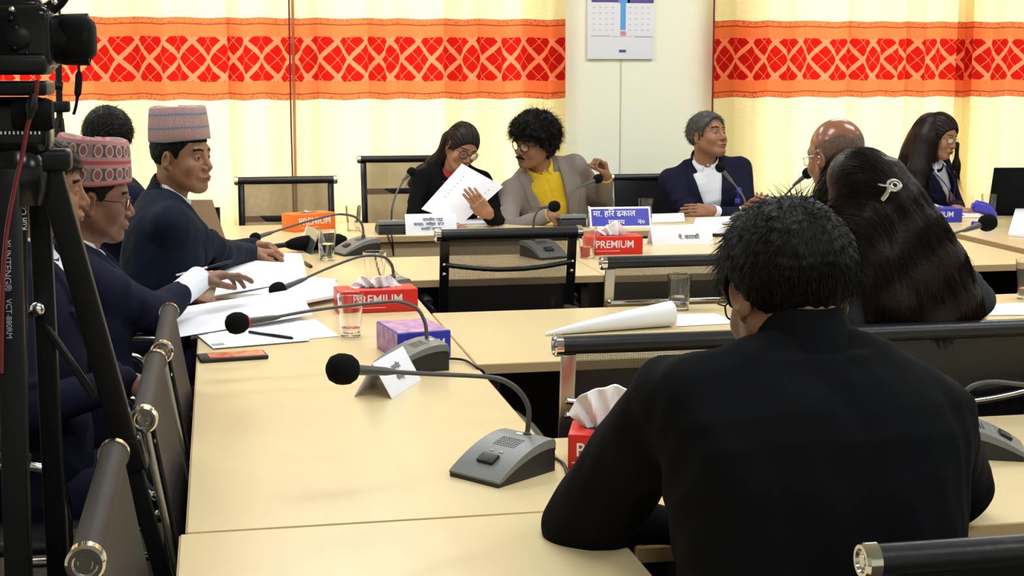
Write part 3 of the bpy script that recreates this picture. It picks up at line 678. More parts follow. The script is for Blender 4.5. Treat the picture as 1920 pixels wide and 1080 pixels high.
def tent_plate(label, x, y, rz, W, H, depth, lines, bg='paper', ink='ink', border=None, sizes=None, sl=0.0, acr=True):
    """folded name tent: two leaning faces"""
    t = thing('name_plate', label, 'name plate', (x, y, T), rz); a = math.atan2(depth / 2, H)
    L = math.hypot(depth / 2, H)
    for s in (-1, 1):
        rm = rotx(-s * a * 1.0) 
        # face leaning toward the centre line
        c = np.array([0, s * depth / 4, H / 2])
        MB().box(c, (W, 0.002, L), rotx(s * a), bev=0.0006).obj('card' if not border else 'frame', 'paper' if not border else 'white', t)
        if acr: MB().box(c + np.array([0, s * 0.002 * math.cos(a), 0.002 * math.sin(a)]), (W + .01, 0.0015, L + .004), rotx(s * a)).obj('sleeve', 'acrylic', t, False)
    out = np.array([0, -math.cos(a), math.sin(a)]); upd = np.array([0, math.sin(a), math.cos(a)]); Rm = np.stack([[1, 0, 0], upd, out], 1)
    c = np.array([0, -depth / 4, H / 2])
    if border: 
        MB().box(c + out * 0.0014, (W - .02, 0.001, L - .02), rotx(-a)).obj('field', bg, t, False)
    n = len(lines)
    for i, (s, sz, dx, dz) in enumerate(lines):
        text(s, sz, t, ink, c + out * 0.0034 + upd * dz + np.array([dx, 0, 0]), Rm, sx=1.0, bold=0.0004)
    return t
tent_plate('white name plate with three printed lines before the reading woman', 0.985, 6.90, R(-1), 0.245, 0.095, 0.08, [('माननीय भट्ट', 0.020, .01, .022), ('सदस्य,  जिल्ला  सभा', 0.018, -.01, 0.0), ('समिति  सदस्य', 0.018, .0, -.024)], acr=False)
tent_plate('blue name plate with white lettering behind the red tissue box', 1.945, 7.0, R(-3), 0.31, 0.10, 0.08, [('मा. हिर ढकाल', 0.042, -.03, .018), ('सदस्य       न०', 0.034, .03, -.026)], bg='blue', ink='white', border=True, acr=False)
tent_plate('white name plate behind the satin-framed chair, beside the far papers', 2.03, 6.28, R(0), 0.285, 0.085, 0.09, [('ने. कारकी', 0.028, .03, -.012)], acr=False)
tent_plate('clear tent name plate under the stalk of the largest microphone', 0.401, 3.573, R(64), 0.225, 0.085, 0.097, [('माननीय', 0.020, .0, .014), ('सदस्य', 0.020, .0, -.012)], acr=False)
tent_plate('blue name plate behind the half-full glass, seen edge on', 0.395, 6.33, R(102), 0.20, 0.10, 0.08, [('मा.', 0.03, 0, 0)], bg='blue', ink='white', border=True)

# ------------------------------------------------------------------ papers
def sheet(name, label, cat, corners, f=lambda u, v: 0.0, th=0.0006, nu=24, nv=14, mt='paper', group=None, marks=None, z0=None):
    c = [np.array(p, float) for p in corners]; V = []
    base = sum(c) / 4
    for i in range(nu):
        u = i / (nu - 1)
        for j in range(nv):
            v = j / (nv - 1); p = c[0] * (1 - u) * (1 - v) + c[1] * u * (1 - v) + c[2] * u * v + c[3] * (1 - u) * v
            d = f(u, v); d = np.array(d) if hasattr(d, '__len__') else np.array([0, 0, d]); V.append(p + d)
    V = np.array(V) - base
    G = V.reshape(nu, nv, 3); du = np.gradient(G, axis=0); dv = np.gradient(G, axis=1); N = np.cross(du, dv); N /= np.linalg.norm(N, axis=2, keepdims=True) + 1e-9
    if N[..., 2].mean() < 0: N = -N; flip = True
    else: flip = False
    V2 = np.concatenate([V, V + N.reshape(-1, 3) * th]); n0 = len(V)
    lowf = [(i * nv + j, i * nv + j + 1, (i + 1) * nv + j + 1, (i + 1) * nv + j) for i in range(nu - 1) for j in range(nv - 1)]
    upf = [tuple(q + n0 for q in g)[::-1] for g in lowf]
    rim = []
    for i in range(nu - 1): rim += [(i * nv, (i + 1) * nv, (i + 1) * nv + n0, i * nv + n0), (i * nv + nv - 1, i * nv + nv - 1 + n0, (i + 1) * nv + nv - 1 + n0, (i + 1) * nv + nv - 1)]
    for j in range(nv - 1): a = (nu - 1) * nv; rim += [(j, j + n0, j + 1 + n0, j + 1), (a + j, a + j + 1, a + j + 1 + n0, a + j + n0)]
    o = MB().add(V2, lowf + upf + rim).obj(name, mt); o.location = base
    tag(o, label, cat, group)
    if marks:
        g = MB()
        for (u0, u1, v0, v1) in marks:
            q = []
            for (u, v) in ((u0, v0), (u1, v0), (u1, v1), (u0, v1)):
                i, j = min(int(u * (nu - 1)), nu - 2), min(int(v * (nv - 1)), nv - 2); fu, fv = u * (nu - 1) - i, v * (nv - 1) - j
                pp = G[i, j] * (1 - fu) * (1 - fv) + G[i + 1, j] * fu * (1 - fv) + G[i + 1, j + 1] * fu * fv + G[i, j + 1] * (1 - fu) * fv
                q.append(pp + N[i, j] * (th + 0.0012))
            g.add(q, [(0, 1, 2, 3)])
        g.obj('print', 'greyink', o, False)
    return o
zt = T + 0.0015
# men's papers on the left table
sheet('paper_sheet', 'white sheets lifted and curling under the hand of the man in the red cap', 'paper',
      [at(402, 555, z=T + .03), at(575, 515, z=T + .03), at(560, 468, z=T + .03), at(425, 500, z=T + .03)],
      lambda u, v: 0.03 * math.sin(math.pi * v) + 0.02 * math.sin(math.pi * u) * v - 0.02 * u, 0.004)
sheet('paper_stack', 'stack of white papers under the lifted sheets on the left table', 'paper', [at(400, 560, z=zt), at(600, 556, z=zt), at(632, 530, z=zt), at(430, 515, z=zt)], th=0.014)
sheet('booklet', 'thin white booklet left of the red tissue box', 'booklet', [at(548, 574, z=zt + .016), at(645, 555, z=zt + .016), at(628, 532, z=zt + .016), at(540, 545, z=zt + .016)], th=0.010)
sheet('paper_sheet', 'large white sheet folded over on the left table by the red-ringed microphone', 'paper',
      [at(338, 632, z=T + .008), at(585, 590, z=T + .02), at(540, 545, z=T + .055), at(320, 580, z=T + .03)],
      lambda u, v: 0.022 * math.sin(math.pi * v) * (0.4 + u), 0.0015)
sheet('paper_sheet', 'strewn white sheet under the ballpoint pen', 'paper',
      [at(400, 655, z=zt), at(580, 640, z=zt), at(560, 585, z=zt), at(345, 610, z=zt)], lambda u, v: 0.004 * math.sin(7 * u) * v + 0.002, 0.0015, marks=[(.02, .10, .5, .56), (.02, .14, .08, .14)])
sheet('paper_sheet', 'thin white sheet reaching right under the tall clear glass', 'paper',
      [at(470, 645, z=zt), at(637, 630, z=zt), at(590, 600, z=zt), at(450, 610, z=zt)], lambda u, v: -0.0005 + 0.004 * u * v, 0.0008)
# mid table curled paper: flat at the back, rolled over toward the camera side, fatter to the right
RA, RB = at(1022, 629, z=zt), at(1258, 611, z=zt); rd_ = unit(RB - RA); rn_ = np.array([rd_[1], -rd_[0], 0.0])
def roll(u, v):
    P_ = RA + (RB - RA) * u; r = 0.003 + 0.036 * u ** 0.8
    if v < 0.35: q_ = P_ - rn_ * (0.35 - v) / 0.35 * 0.10 * u + np.array([0, 0, 0.0])
    else:
        ph = (v - 0.35) / 0.65 * 4.3; q_ = P_ + rn_ * r * math.sin(ph) + np.array([0, 0, r * (1 - math.cos(ph))])
    return q_
sheet('paper_sheet', 'large curled white sheet on the cross table left of the tumbler', 'paper', [np.zeros(3)] * 4, roll, 0.0008, nu=40, nv=36)
sheet('paper_sheet', 'flat white sheet under the right end of the curled one', 'paper', [at(1268, 612, z=zt), at(1390, 606, z=zt), at(1340, 588, z=zt), at(1270, 590, z=zt)], th=0.001)
sheet('paper_sheet', 'white sheets at the right edge behind the long-haired woman', 'paper', [at(1800, 592, z=zt), at(1990, 590, z=zt), at(1990, 568, z=zt), at(1790, 572, z=zt)], th=0.002)
sheet('document', 'white document lying flat before the reading woman', 'paper', [at(860, 424, z=zt), at(932, 424, z=zt), at(915, 408, z=zt), at(862, 410, z=zt)], th=0.002)
sheet('document', 'short white sheet before the yellow-shirted man', 'paper', [at(955, 420, z=zt), at(1002, 420, z=zt), at(995, 410, z=zt), at(965, 410, z=zt)], lambda u, v: 0.01 * v, th=0.002)
sheet('newspaper', 'rolled white newspaper right of the blue name plate', 'paper', [at(1222, 418, z=zt), at(1284, 416, z=zt), at(1280, 404, z=zt), at(1222, 406, z=zt)], lambda u, v: 0.025 * math.sin(math.pi * v), 0.003)
sheet('document', 'white sheet on the head table before the crossed arms', 'paper', [at(1300, 422, z=zt), at(1400, 420, z=zt), at(1395, 408, z=zt), at(1305, 409, z=zt)], lambda u, v: .006 * u, 0.003)
sheet('document', 'white papers behind the white name plate on the far cross table', 'paper', [at(1245, 440, z=zt), at(1370, 442, z=zt), at(1350, 423, z=zt), at(1262, 424, z=zt)], lambda u, v: .012 * u, 0.004)
sheet('paper_stack', 'white papers on the side table at the right edge', 'paper', [at(1890, 442, z=zt), at(1960, 450, z=zt), at(1970, 402, z=zt), at(1905, 400, z=zt)], lambda u, v: .03 * v, 0.012)
sheet('document', 'white sheet before the laptop of the woman typing', 'paper', [at(1800, 408, z=zt), at(1840, 408, z=zt), at(1835, 392, z=zt), at(1800, 392, z=zt)], th=0.003)

# phone, pens
p = at(436, 672, z=T)
t = thing('mobile_phone', 'red-backed mobile phone at the left table edge below the papers', 'phone', (p[0], p[1], T), R(8))
MB().box((0, 0, 0.006), (0.185, 0.085, 0.012), bev=0.004).obj('case', 'phonecase', t)
MB().box((0.01, 0, 0.0122), (0.15, 0.07, 0.0012)).obj('back_print', 'phonered', t, False)
def pen(label, a, b, r=0.0045, mt='blackgloss', cap='blackgloss'):
    a, b = np.array(a), np.array(b); d = b - a; o = thing('pen', label, 'pen', tuple(a))
    MB().tube([d * 0, d * .02, d * .55], [r * .5, r, r], 12).obj('barrel', mt, o)
    MB().tube([d * .56, d * .95, d], [r * 1.15, r * 1.1, r * .6], 12).obj('cap', cap, o)
pen('black ballpoint pen lying on the strewn sheet', at(466, 622, z=T + .009), at(549, 634, z=T + .009))
pen('silver pen held between the fingers of the man in the red cap', at(330, 516, Y=4.67), at(436, 489, Y=4.72), 0.0032, 'silver')
pen('black pen lying beyond the lifted papers', at(572, 492, z=T + .006), at(584, 500, z=T + .006), 0.006)
# foam-covered recorder on the left table
t = thing('foam_microphone', 'long black foam-covered microphone lying behind the half-full glass', 'microphone', (0, 0, 0))
a, b = at(535, 459, z=T + .035), at(648, 450, z=T + .035)
pp = [a + (b - a) * k / 10 for k in range(11)]
MB().tube(pp, [0.012, 0.024, 0.030, 0.033, 0.034, 0.034, 0.034, 0.034, 0.033, 0.03, 0.016], 18).obj('windscreen', 'foam', t)
MB().tube([at(497, 464, z=T + .03), a + (b - a) * .03], 0.011, 10).obj('handle', 'black', t)
# laptop
p = at(1905, 402, z=T); t = thing('laptop', 'open black laptop at the right edge facing the woman typing', 'laptop', (4.20, 7.12, T), R(-8))
MB().box((0, 0.12, 0.01), (0.38, 0.25, 0.018), bev=0.004).obj('keyboard_base', 'blackmatte', t)
MB().box((0, -0.045, 0.135), (0.38, 0.010, 0.26), rotx(R(14)), bev=0.004).obj('screen', 'blackmatte', t)
# blue plastic holder
p = at(1838, 425, z=T)
t = thing('plastic_ring_holder', 'shiny curved blue plastic holder right of the blue tissue box', 'holder', (float(p[0]), float(p[1]), T))
MB().tube(spline([(-.045, 0, .012), (.01, 0, .010), (.06, 0, .045), (.03, .0, .085), (-.02, 0, .10), (-.05, 0, .108)], 8), [0.012] * 8 + [0.02] * 16 + [0.022] * 12 + [0.010] * 5, 12, flat=1.4).obj('shell', 'plastic', t)
# connector block beside the purple box
p = at(822, 677, z=T); t = thing('cable_connector', 'clear plastic cable connector beside the purple tissue box', 'connector', (float(p[0]), float(p[1]), T), R(10))
MB().box((0, 0, 0.012), (0.04, 0.022, 0.024), bev=0.003).obj('housing', 'acrylic', t); MB().box((0, 0, 0.012), (0.026, 0.012, 0.012)).obj('plug', 'silver', t, False)

# ------------------------------------------------------------------ people: signed-distance bodies turned into one continuous surface each
def smin(a, b, k):
    if k <= 0: return np.minimum(a, b)
    h = np.maximum(k - np.abs(a - b), 0) / k
    return np.minimum(a, b) - h * h * k * 0.25
class Grid:
    def __init__(s, lo, hi, h):
        s.lo = np.array(lo, float); s.h = h; s.n = np.ceil((np.array(hi) - s.lo) / h).astype(int) + 1
        s.d = np.full(s.n, 0.5, np.float32)
    def blk(s, lo, hi):
        a = np.maximum(np.floor((np.array(lo) - s.lo) / s.h).astype(int), 0); b = np.minimum(np.ceil((np.array(hi) - s.lo) / s.h).astype(int) + 1, s.n)
        if np.any(b <= a): return None
        ax = [(s.lo[i] + s.h * np.arange(a[i], b[i])).astype(np.float32) for i in range(3)]
        return tuple(slice(a[i], b[i]) for i in range(3)), ax[0][:, None, None], ax[1][None, :, None], ax[2][None, None, :]
    def op(s, fn, lo, hi, k=0.0, mode='u', mg=0.02):
        lo = np.array(lo) - mg - k; hi = np.array(hi) + mg + k; q = s.blk(lo, hi)
        if q is None: return s
        sl, X, Y, Z = q; d = fn(X, Y, Z); c = s.d[sl]
        if mode == 'u': s.d[sl] = smin(c, d, k)
        elif mode == 's': s.d[sl] = -smin(-c, d, k)
        elif mode == 'i': s.d[sl] = -smin(-c, -d, k)
        return s
    def cap(s, a, b, ra, rb, k=0.0, mode='u', mg=0.02):
        a = np.array(a, float); b = np.array(b, float); ab = b - a; L = float(ab @ ab) + 1e-12; r = max(ra, rb)
        def fn(X, Y, Z):
            x, y, z = X - a[0], Y - a[1], Z - a[2]
            t = np.clip((x * ab[0] + y * ab[1] + z * ab[2]) / L, 0, 1)
            return np.sqrt((x - t * ab[0]) ** 2 + (y - t * ab[1]) ** 2 + (z - t * ab[2]) ** 2) - (ra + (rb - ra) * t)
        return s.op(fn, np.minimum(a, b) - r, np.maximum(a, b) + r, k, mode, mg)
    def ell(s, c, r, k=0.0, mode='u', Rm=None, mg=0.02):
        c = np.array(c, float); r = np.array(r, float); Q = np.eye(3) if Rm is None else np.array(Rm)
        def fn(X, Y, Z):
            x, y, z = X - c[0], Y - c[1], Z - c[2]
            if Rm is None: u, v, w = x, y, z
            else:
                u = Q[0, 0] * x + Q[1, 0] * y + Q[2, 0] * z; v = Q[0, 1] * x + Q[1, 1] * y + Q[2, 1] * z; w = Q[0, 2] * x + Q[1, 2] * y + Q[2, 2] * z
            k0 = np.sqrt((u / r[0]) ** 2 + (v / r[1]) ** 2 + (w / r[2]) ** 2); k1 = np.sqrt((u / r[0] ** 2) ** 2 + (v / r[1] ** 2) ** 2 + (w / r[2] ** 2) ** 2) + 1e-9
            return k0 * (k0 - 1) / k1
        e = (r if Rm is None else np.full(3, r.max())); return s.op(fn, c - e, c + e, k, mode, mg)
    def mesh(s):
        d = s.d; d[0], d[-1] = 1, 1; d[:, 0], d[:, -1] = 1, 1; d[:, :, 0], d[:, :, -1] = 1, 1
        ins = d < 0; c = np.zeros(np.array(d.shape) - 1, np.int8)
        for i in (0, 1):
            for j in (0, 1):
                for k in (0, 1): c += ins[i:d.shape[0] - 1 + i, j:d.shape[1] - 1 + j, k:d.shape[2] - 1 + k]
        I = np.argwhere((c > 0) & (c < 8)); idm = np.full(c.shape, -1, np.int32); idm[tuple(I.T)] = np.arange(len(I))
        P = np.zeros((len(I), 3)); W = np.zeros(len(I))
        cor = [(i, j, k) for i in (0, 1) for j in (0, 1) for k in (0, 1)]
        for a in cor:
            for ax in range(3):
                if a[ax]: continue
                b = list(a); b[ax] = 1
                da = d[I[:, 0] + a[0], I[:, 1] + a[1], I[:, 2] + a[2]]; db = d[I[:, 0] + b[0], I[:, 1] + b[1], I[:, 2] + b[2]]
                x = (da < 0) != (db < 0); t = np.where(x, da / np.where(x, da - db, 1), 0); p = np.array(a)[None] + 0.0 * P; p[:, ax] = t
                P[x] += p[x]; W[x] += 1
        V = (I + P / W[:, None]) * s.h + s.lo; Q = []
        for ax in range(3):
            sl0 = [slice(None)] * 3; sl1 = [slice(None)] * 3; sl0[ax] = slice(0, -1); sl1[ax] = slice(1, None)
            A = ins[tuple(sl0)]; B = ins[tuple(sl1)]; E = np.argwhere(A != B); u, v = [(1, 2), (2, 0), (0, 1)][ax]
            E = E[(E[:, u] > 0) & (E[:, v] > 0) & (E[:, u] < d.shape[u] - 1) & (E[:, v] < d.shape[v] - 1)]
            def g(du, dv):
                e = E.copy(); e[:, u] -= du; e[:, v] -= dv; return idm[tuple(e.T)]
            q = np.stack([g(1, 1), g(0, 1), g(0, 0), g(1, 0)], 1); fl = ~A[tuple(E.T)]; q[fl] = q[fl][:, ::-1]; Q.append(q)
        return V, np.concatenate(Q)

def npmesh(name, parts, mats, parent=None):
    """parts: (verts, faces array, material index array or int)"""
    V = np.concatenate([p[0] for p in parts]); off = 0; loops = []; starts = []; tot = []; mi = []; ls = 0
    for v, f, mm in parts:
        f = np.asarray(f); loops.append((f + off).ravel()); k = f.shape[1]; starts.append(ls + k * np.arange(len(f))); tot.append(np.full(len(f), k)); ls += f.size
        mi.append(np.full(len(f), mm) if np.isscalar(mm) else mm); off += len(v)
    me = bpy.data.meshes.new(name); me.vertices.add(len(V)); me.vertices.foreach_set('co', V.astype(np.float32).ravel())
    loops = np.concatenate(loops); starts = np.concatenate(starts); me.loops.add(len(loops)); me.loops.foreach_set('vertex_index', loops.astype(np.int32))
    me.polygons.add(len(starts)); me.polygons.foreach_set('loop_start', starts.astype(np.int32)); me.polygons.foreach_set('loop_total', np.concatenate(tot).astype(np.int32))
    me.polygons.foreach_set('material_index', np.concatenate(mi).astype(np.int32)); me.polygons.foreach_set('use_smooth', np.ones(len(starts), bool))
    me.update(calc_edges=True); me.validate()
    for mm in mats: me.materials.append(M[mm])
    o = bpy.data.objects.new(name, me); COL.objects.link(o)
    if parent is not None: o.parent = parent
    return o

def noise3(V, s, seed=0):
    """cheap smooth noise from sines"""
    rg = np.random.default_rng(seed); out = 0
    for i in range(5):
        w = rg.normal(size=3) * s; out = out + np.sin(V @ w + rg.uniform(0, 6.28)) / 5
    return out

def headgrid(a):
    """face and skull in the head's own frame: x to its right, y forward, z up"""
    g = Grid((-0.105, -0.135, -0.19), (0.105, 0.135, 0.135), 0.0023); w = a.get('wide', 1.0)
    g.ell((0, -0.014, 0.026), (0.0745 * w, 0.096, 0.089))
    g.ell((0, 0.022, -0.030), (0.061 * w, 0.066, 0.082), 0.03)
    for s in (-1, 1):
        g.cap((s * 0.054 * w, -0.002, -0.052), (s * 0.022, 0.060, -0.096), 0.016, 0.017, 0.035)
        g.ell((s * 0.040 * w, 0.058, -0.034), (0.022, 0.024, 0.024), 0.022)
    g.ell((0, 0.072, -0.098), (0.021, 0.020, 0.017), 0.022)
    g.cap((-0.034, 0.070, 0.022), (0.034, 0.070, 0.022), 0.012, 0.012, 0.018)
    for s in (-1, 1): g.ell((s * 0.031, 0.091, 0.000), (0.019, 0.016, 0.012), 0.012, 's')
    g.cap((0, 0.080, 0.012), (0, 0.103, -0.030), 0.007, 0.0115, 0.012)
    for s in (-1, 1): g.ell((s * 0.0125, 0.094, -0.036), (0.0085, 0.010, 0.008), 0.006)
    g.ell((0, 0.084, -0.064), (0.027, 0.016, 0.014), 0.016)
    g.ell((0, 0.0965, -0.0635), (0.021, 0.0065, 0.0052), 0.005); g.ell((0, 0.0945, -0.0735), (0.018, 0.0070, 0.0058), 0.005)
    g.ell((0, 0.102, -0.0685), (0.023, 0.008, 0.0013), 0.002, 's')
    for s in (-1, 1): g.ell((s * 0.0075, 0.101, -0.046), (0.0035, 0.006, 0.003), 0.002, 's')
    sh = a.get('eye', 0.0042)
    for s in (-1, 1):
        g.ell((s * 0.031, 0.0715, 0.0), (0.0155, 0.0140, 0.0140), 0.004)
        g.ell((s * 0.031, 0.088, -0.0005), (0.0128, 0.012, sh), 0.0015, 's')
    if not a.get('noears'):
        for s in (-1, 1):
            q = rotz(-s * 0.35) @ rotx(-0.18); c = np.array([s * 0.080 * w, -0.012, -0.012])
            g.ell(c, (0.0075, 0.0185, 0.0315), 0.006, 'u', q); g.ell(c + [s * 0.007, 0.004, 0.004], (0.006, 0.010, 0.018), 0.004, 's', q)
            g.ell(c + np.array([-s * .004, 0.008, -0.026]), (0.006, 0.008, 0.009), 0.005)
    nb = a['neck']  # neck base in the head frame
    g.cap((0, -0.028, -0.045), nb, 0.054 * a.get('neckw', 1), 0.060 * a.get('neckw', 1), 0.025)
    return g

def hair_short(a, kind):
    th = a.get('thick', 0.012); w = a.get('wide', 1.0)
    g = Grid((-0.15, -0.18, -0.18), (0.15, 0.15, 0.18), 0.003)
    def fn(X, Y, Z):
        r = (0.0745 * w + th, 0.096 + th, 0.089 + th); x, y, z = X, Y + 0.014, Z - 0.026
        k0 = np.sqrt((x / r[0]) ** 2 + (y / r[1]) ** 2 + (z / r[2]) ** 2); k1 = np.sqrt((x / r[0] ** 2) ** 2 + (y / r[1] ** 2) ** 2 + (z / r[2] ** 2) ** 2) + 1e-9
        d = k0 * (k0 - 1) / k1
        # thicker at the crown and front, close at the nape
        d = d + 0.5 * th * np.clip(-(Z + 0.0) / 0.06, -0.0, 1)
        fr = a.get('front', 0.068)
        ys = np.array([-0.2, -0.06, -0.035, -0.012, 0.004, 0.022, 0.034, 0.055, 0.075, 0.3]); zs = np.array([a.get('nape', -0.085)] * 2 + [-0.045, 0.022, 0.018, -0.018, 0.020, 0.048, fr, fr + 0.01])
        hl = np.interp(Y, ys, zs) + 0.0 * X
        d = np.maximum(d, (hl - Z) * 0.8)
        n = np.sin(X * 210 + 3 * np.sin(Z * 90)) * np.sin(Y * 190 + 2 * np.sin(X * 120)) * np.sin(Z * 170 + Y * 60)
        return d + n * a.get('rough', 0.0018) 
    g.op(fn, (-0.12, -0.15, -0.12), (0.12, 0.12, 0.16))
    return g

def tubes_np(paths, r, n=4, taper=True):
    """many thin strands as one array mesh"""
    Vs = []; Fs = []; off = 0
    for P in paths:
        k = len(P); P = np.asarray(P); t = np.gradient(P, axis=0); t /= np.linalg.norm(t, axis=1, keepdims=True) + 1e-9
        ref = np.array([0.3, 0.2, 0.93]); a = np.cross(t, ref); a /= np.linalg.norm(a, axis=1, keepdims=True) + 1e-9; b = np.cross(t, a)
        rr = r * (np.linspace(1, 0.15, k) if taper else np.ones(k))
        th = 2 * np.pi * np.arange(n) / n
        V = P[:, None] + rr[:, None, None] * (a[:, None] * np.cos(th)[None, :, None] + b[:, None] * np.sin(th)[None, :, None])
        i = np.arange(k - 1)[:, None] * n; j = np.arange(n)[None]; j2 = (j + 1) % n
        Fs.append(np.stack([i + j, i + j2, i + n + j2, i + n + j], -1).reshape(-1, 4) + off); Vs.append(V.reshape(-1, 3)); off += k * n
    return np.concatenate(Vs), np.concatenate(Fs)

def frame_from(yaw, pitch, roll):
    """head frame: yaw about z (heading), pitch up positive, roll toward its right shoulder"""
    return rotz(yaw) @ rotx(pitch) @ roty(roll)

def person(label, root, heading, head, hrot, arms, cloth, skin='skinbrown', hair=None, shoulder=0.185, chestd=0.0, shirt='shirtwhite', vneck=0.26, vw=0.075, a=None,
           tie=None, lan=None, lapel=True, trousers='navy', bulk=1.0, glasses=None, legs=True, cuff=True, hres=0.0055, headscale=1.0, shoulderz=0.0, torso_yaw=None, seatback=0.0, shirtcollar=True, folds=0.004):
    """root: x,y on the floor; heading: direction of the seated body (degrees, 0 looks down +y); head: centre of the head in the room;
    hrot: (yaw, pitch, roll) of the head; arms: {'R': (wrist, fingers dir, palm dir, curl, elbow hint)} in the room"""
    a = dict(a or {}); h = R(heading); t = thing('person', label, 'person', (root[0], root[1], 0), 0)
    O = np.array([root[0], root[1], 0.0]); B = rotz(h)              # body frame axes: B[:,0]=right, B[:,1]=front
    Lc = lambda p: np.array(p, float) - O                             # everything is kept in axes parallel to the room's
    pel = np.array([0, 0, 0.50]); hc = Lc(head); HR = frame_from(R(hrot[0]), R(hrot[1]), R(hrot[2]))
    nb = hc + HR @ np.array([0, -0.035, -0.075]) * headscale + np.array([0, 0, -a.get('neckdrop', 0.058)]) - B[:, 1] * a.get('neckback', 0.015)
    up = unit(nb - pel); TLn = np.linalg.norm(nb - pel); fr = unit(B[:, 1] - up * (B[:, 1] @ up)) if torso_yaw is None else None
    if torso_yaw is not None:
        f0 = rotz(R(torso_yaw))[:, 1]; fr = unit(f0 - up * (f0 @ up))
    rt = np.cross(fr, up); TR = np.stack([rt, fr, up], 1); S = TLn / 0.58
    T2 = lambda p: pel + TR @ (np.array(p, float) * np.array([1, 1, S]))
    sh = {'R': T2((shoulder, 0.0 + a.get('rsf', 0), 0.500 + shoulderz + a.get('rsz', 0))), 'L': T2((-shoulder, 0.0 + a.get('lsf', 0), 0.500 + shoulderz + a.get('lsz', 0)))}
    J = {}
    for s, sg in (('R', 1), ('L', -1)):
        if s not in arms: continue
        wr, fd, pd, curl, hint = arms[s]; wr = Lc(wr); d = wr - sh[s]; D = np.linalg.norm(d); l1, l2 = 0.30, 0.265
        if D > 0.985 * (l1 + l2):   # reach: slide the shoulder a little, else stretch
            k = D / (0.985 * (l1 + l2)); l1 *= k; l2 *= k
        D = max(D, 0.12); c = (l1 * l1 - l2 * l2 + D * D) / (2 * D); hh = math.sqrt(max(l1 * l1 - c * c, 0)); dn = d / (np.linalg.norm(d) + 1e-9)
        hv = np.array(hint, float); hv = unit(hv - dn * (hv @ dn)); EE = sh[s] + dn * c + hv * hh
        if 'elbow' + s in a: EE = Lc(a['elbow' + s])
        J[s] = (sh[s], EE, wr, unit(fd), unit(pd), curl, sg)
    zs = np.array([-0.12, -0.05, 0.0, 0.10, 0.20, 0.30, 0.40, 0.46, 0.50, 0.54, 0.58, 0.62]); bk = bulk
    wa = np.array([0.14, 0.175, 0.180, 0.168, 0.160, 0.168, 0.180, 0.180, 0.165, 0.125, 0.075, 0.05]) * (shoulder / 0.185) ** 0.7 * bk
    wb = np.array([0.10, 0.130, 0.135, 0.125, 0.120, 0.125, 0.128, 0.120, 0.105, 0.085, 0.062, 0.05]) * bk + chestd
    wc = np.array([0.0, 0.0, 0.0, 0.005, 0.01, 0.015, 0.012, 0.005, 0.0, -0.005, -0.008, -0.008])
    lim = np.array([0.36, 0.36, 0.72])
    def torso(off, up_cut=0.60, extra=None):
        def fn(X, Y, Z):
            x, y, z = X - pel[0], Y - pel[1], Z - pel[2]
            u = TR[0, 0] * x + TR[1, 0] * y + TR[2, 0] * z; v = TR[0, 1] * x + TR[1, 1] * y + TR[2, 1] * z; w = (TR[0, 2] * x + TR[1, 2] * y + TR[2, 2] * z) / S
            A = np.interp(w, zs, wa).astype(np.float32) + off; Bb = np.interp(w, zs, wb).astype(np.float32) + off; c = np.interp(w, zs, wc)
            p = 2.35; q = ((np.abs(u) / A) ** p + (np.abs(v - c) / Bb) ** p) ** (1 / p)
            d = (q - 1) * np.minimum(A, Bb) * 0.9
            d = np.maximum(d, (w - (up_cut - 0.35 * np.clip(v - 0.01, 0, 1))) * S); d = np.maximum(d, (-0.13 - w))
            if extra: d = extra(d, u, v, w)
            return d
        return fn
    pts = [pel, nb, hc] + [j for s in J for j in J[s][:3]] + list(sh.values()); lo = np.min(pts, 0) - 0.20; hi = np.max(pts, 0) + 0.20; hi[2] = nb[2] + 0.10; lo[2] = 0.36
    tl = (np.minimum(pel, nb) - 0.28, np.maximum(pel, nb) + 0.28)
    # --- clothing: jacket
    jk = Grid(lo, hi, hres); rg = random.Random(hash(label) % 1000 if False else len(label))
    def vwid(w): return np.where(w > vneck, vw * np.clip((w - vneck) / (0.53 - vneck), 0, 1.3) ** 0.9, -0.02)
    def lapels(d, u, v, w):
        au = np.abs(u); vv = vwid(w)
        if lapel:
            lw = np.interp(w, [vneck, vneck + .08, 0.43, 0.435, 0.50, 0.56], [0.0, 0.035, 0.078, 0.055, 0.045, 0.03]) if vneck < 0.4 else 0 * w
            d = d - 0.007 * ((au > vv) & (au < vv + lw) & (v > 0) & (w > vneck - .01))
        d = d + 0.004 * np.exp(-(u / 0.003) ** 2) * ((w < vneck) & (v > 0))
        d = d + folds * 0.6 * np.sin(w * 55 + 9 * au + 2 * np.sin(u * 25)) * np.exp(-((w - 0.14) / 0.12) ** 2) + folds * 0.5 * np.sin(u * 60 + w * 20) * np.exp(-((w - 0.3) / 0.15) ** 2)
        return d
    jk.op(torso(0.010, 0.575, lapels), *tl)
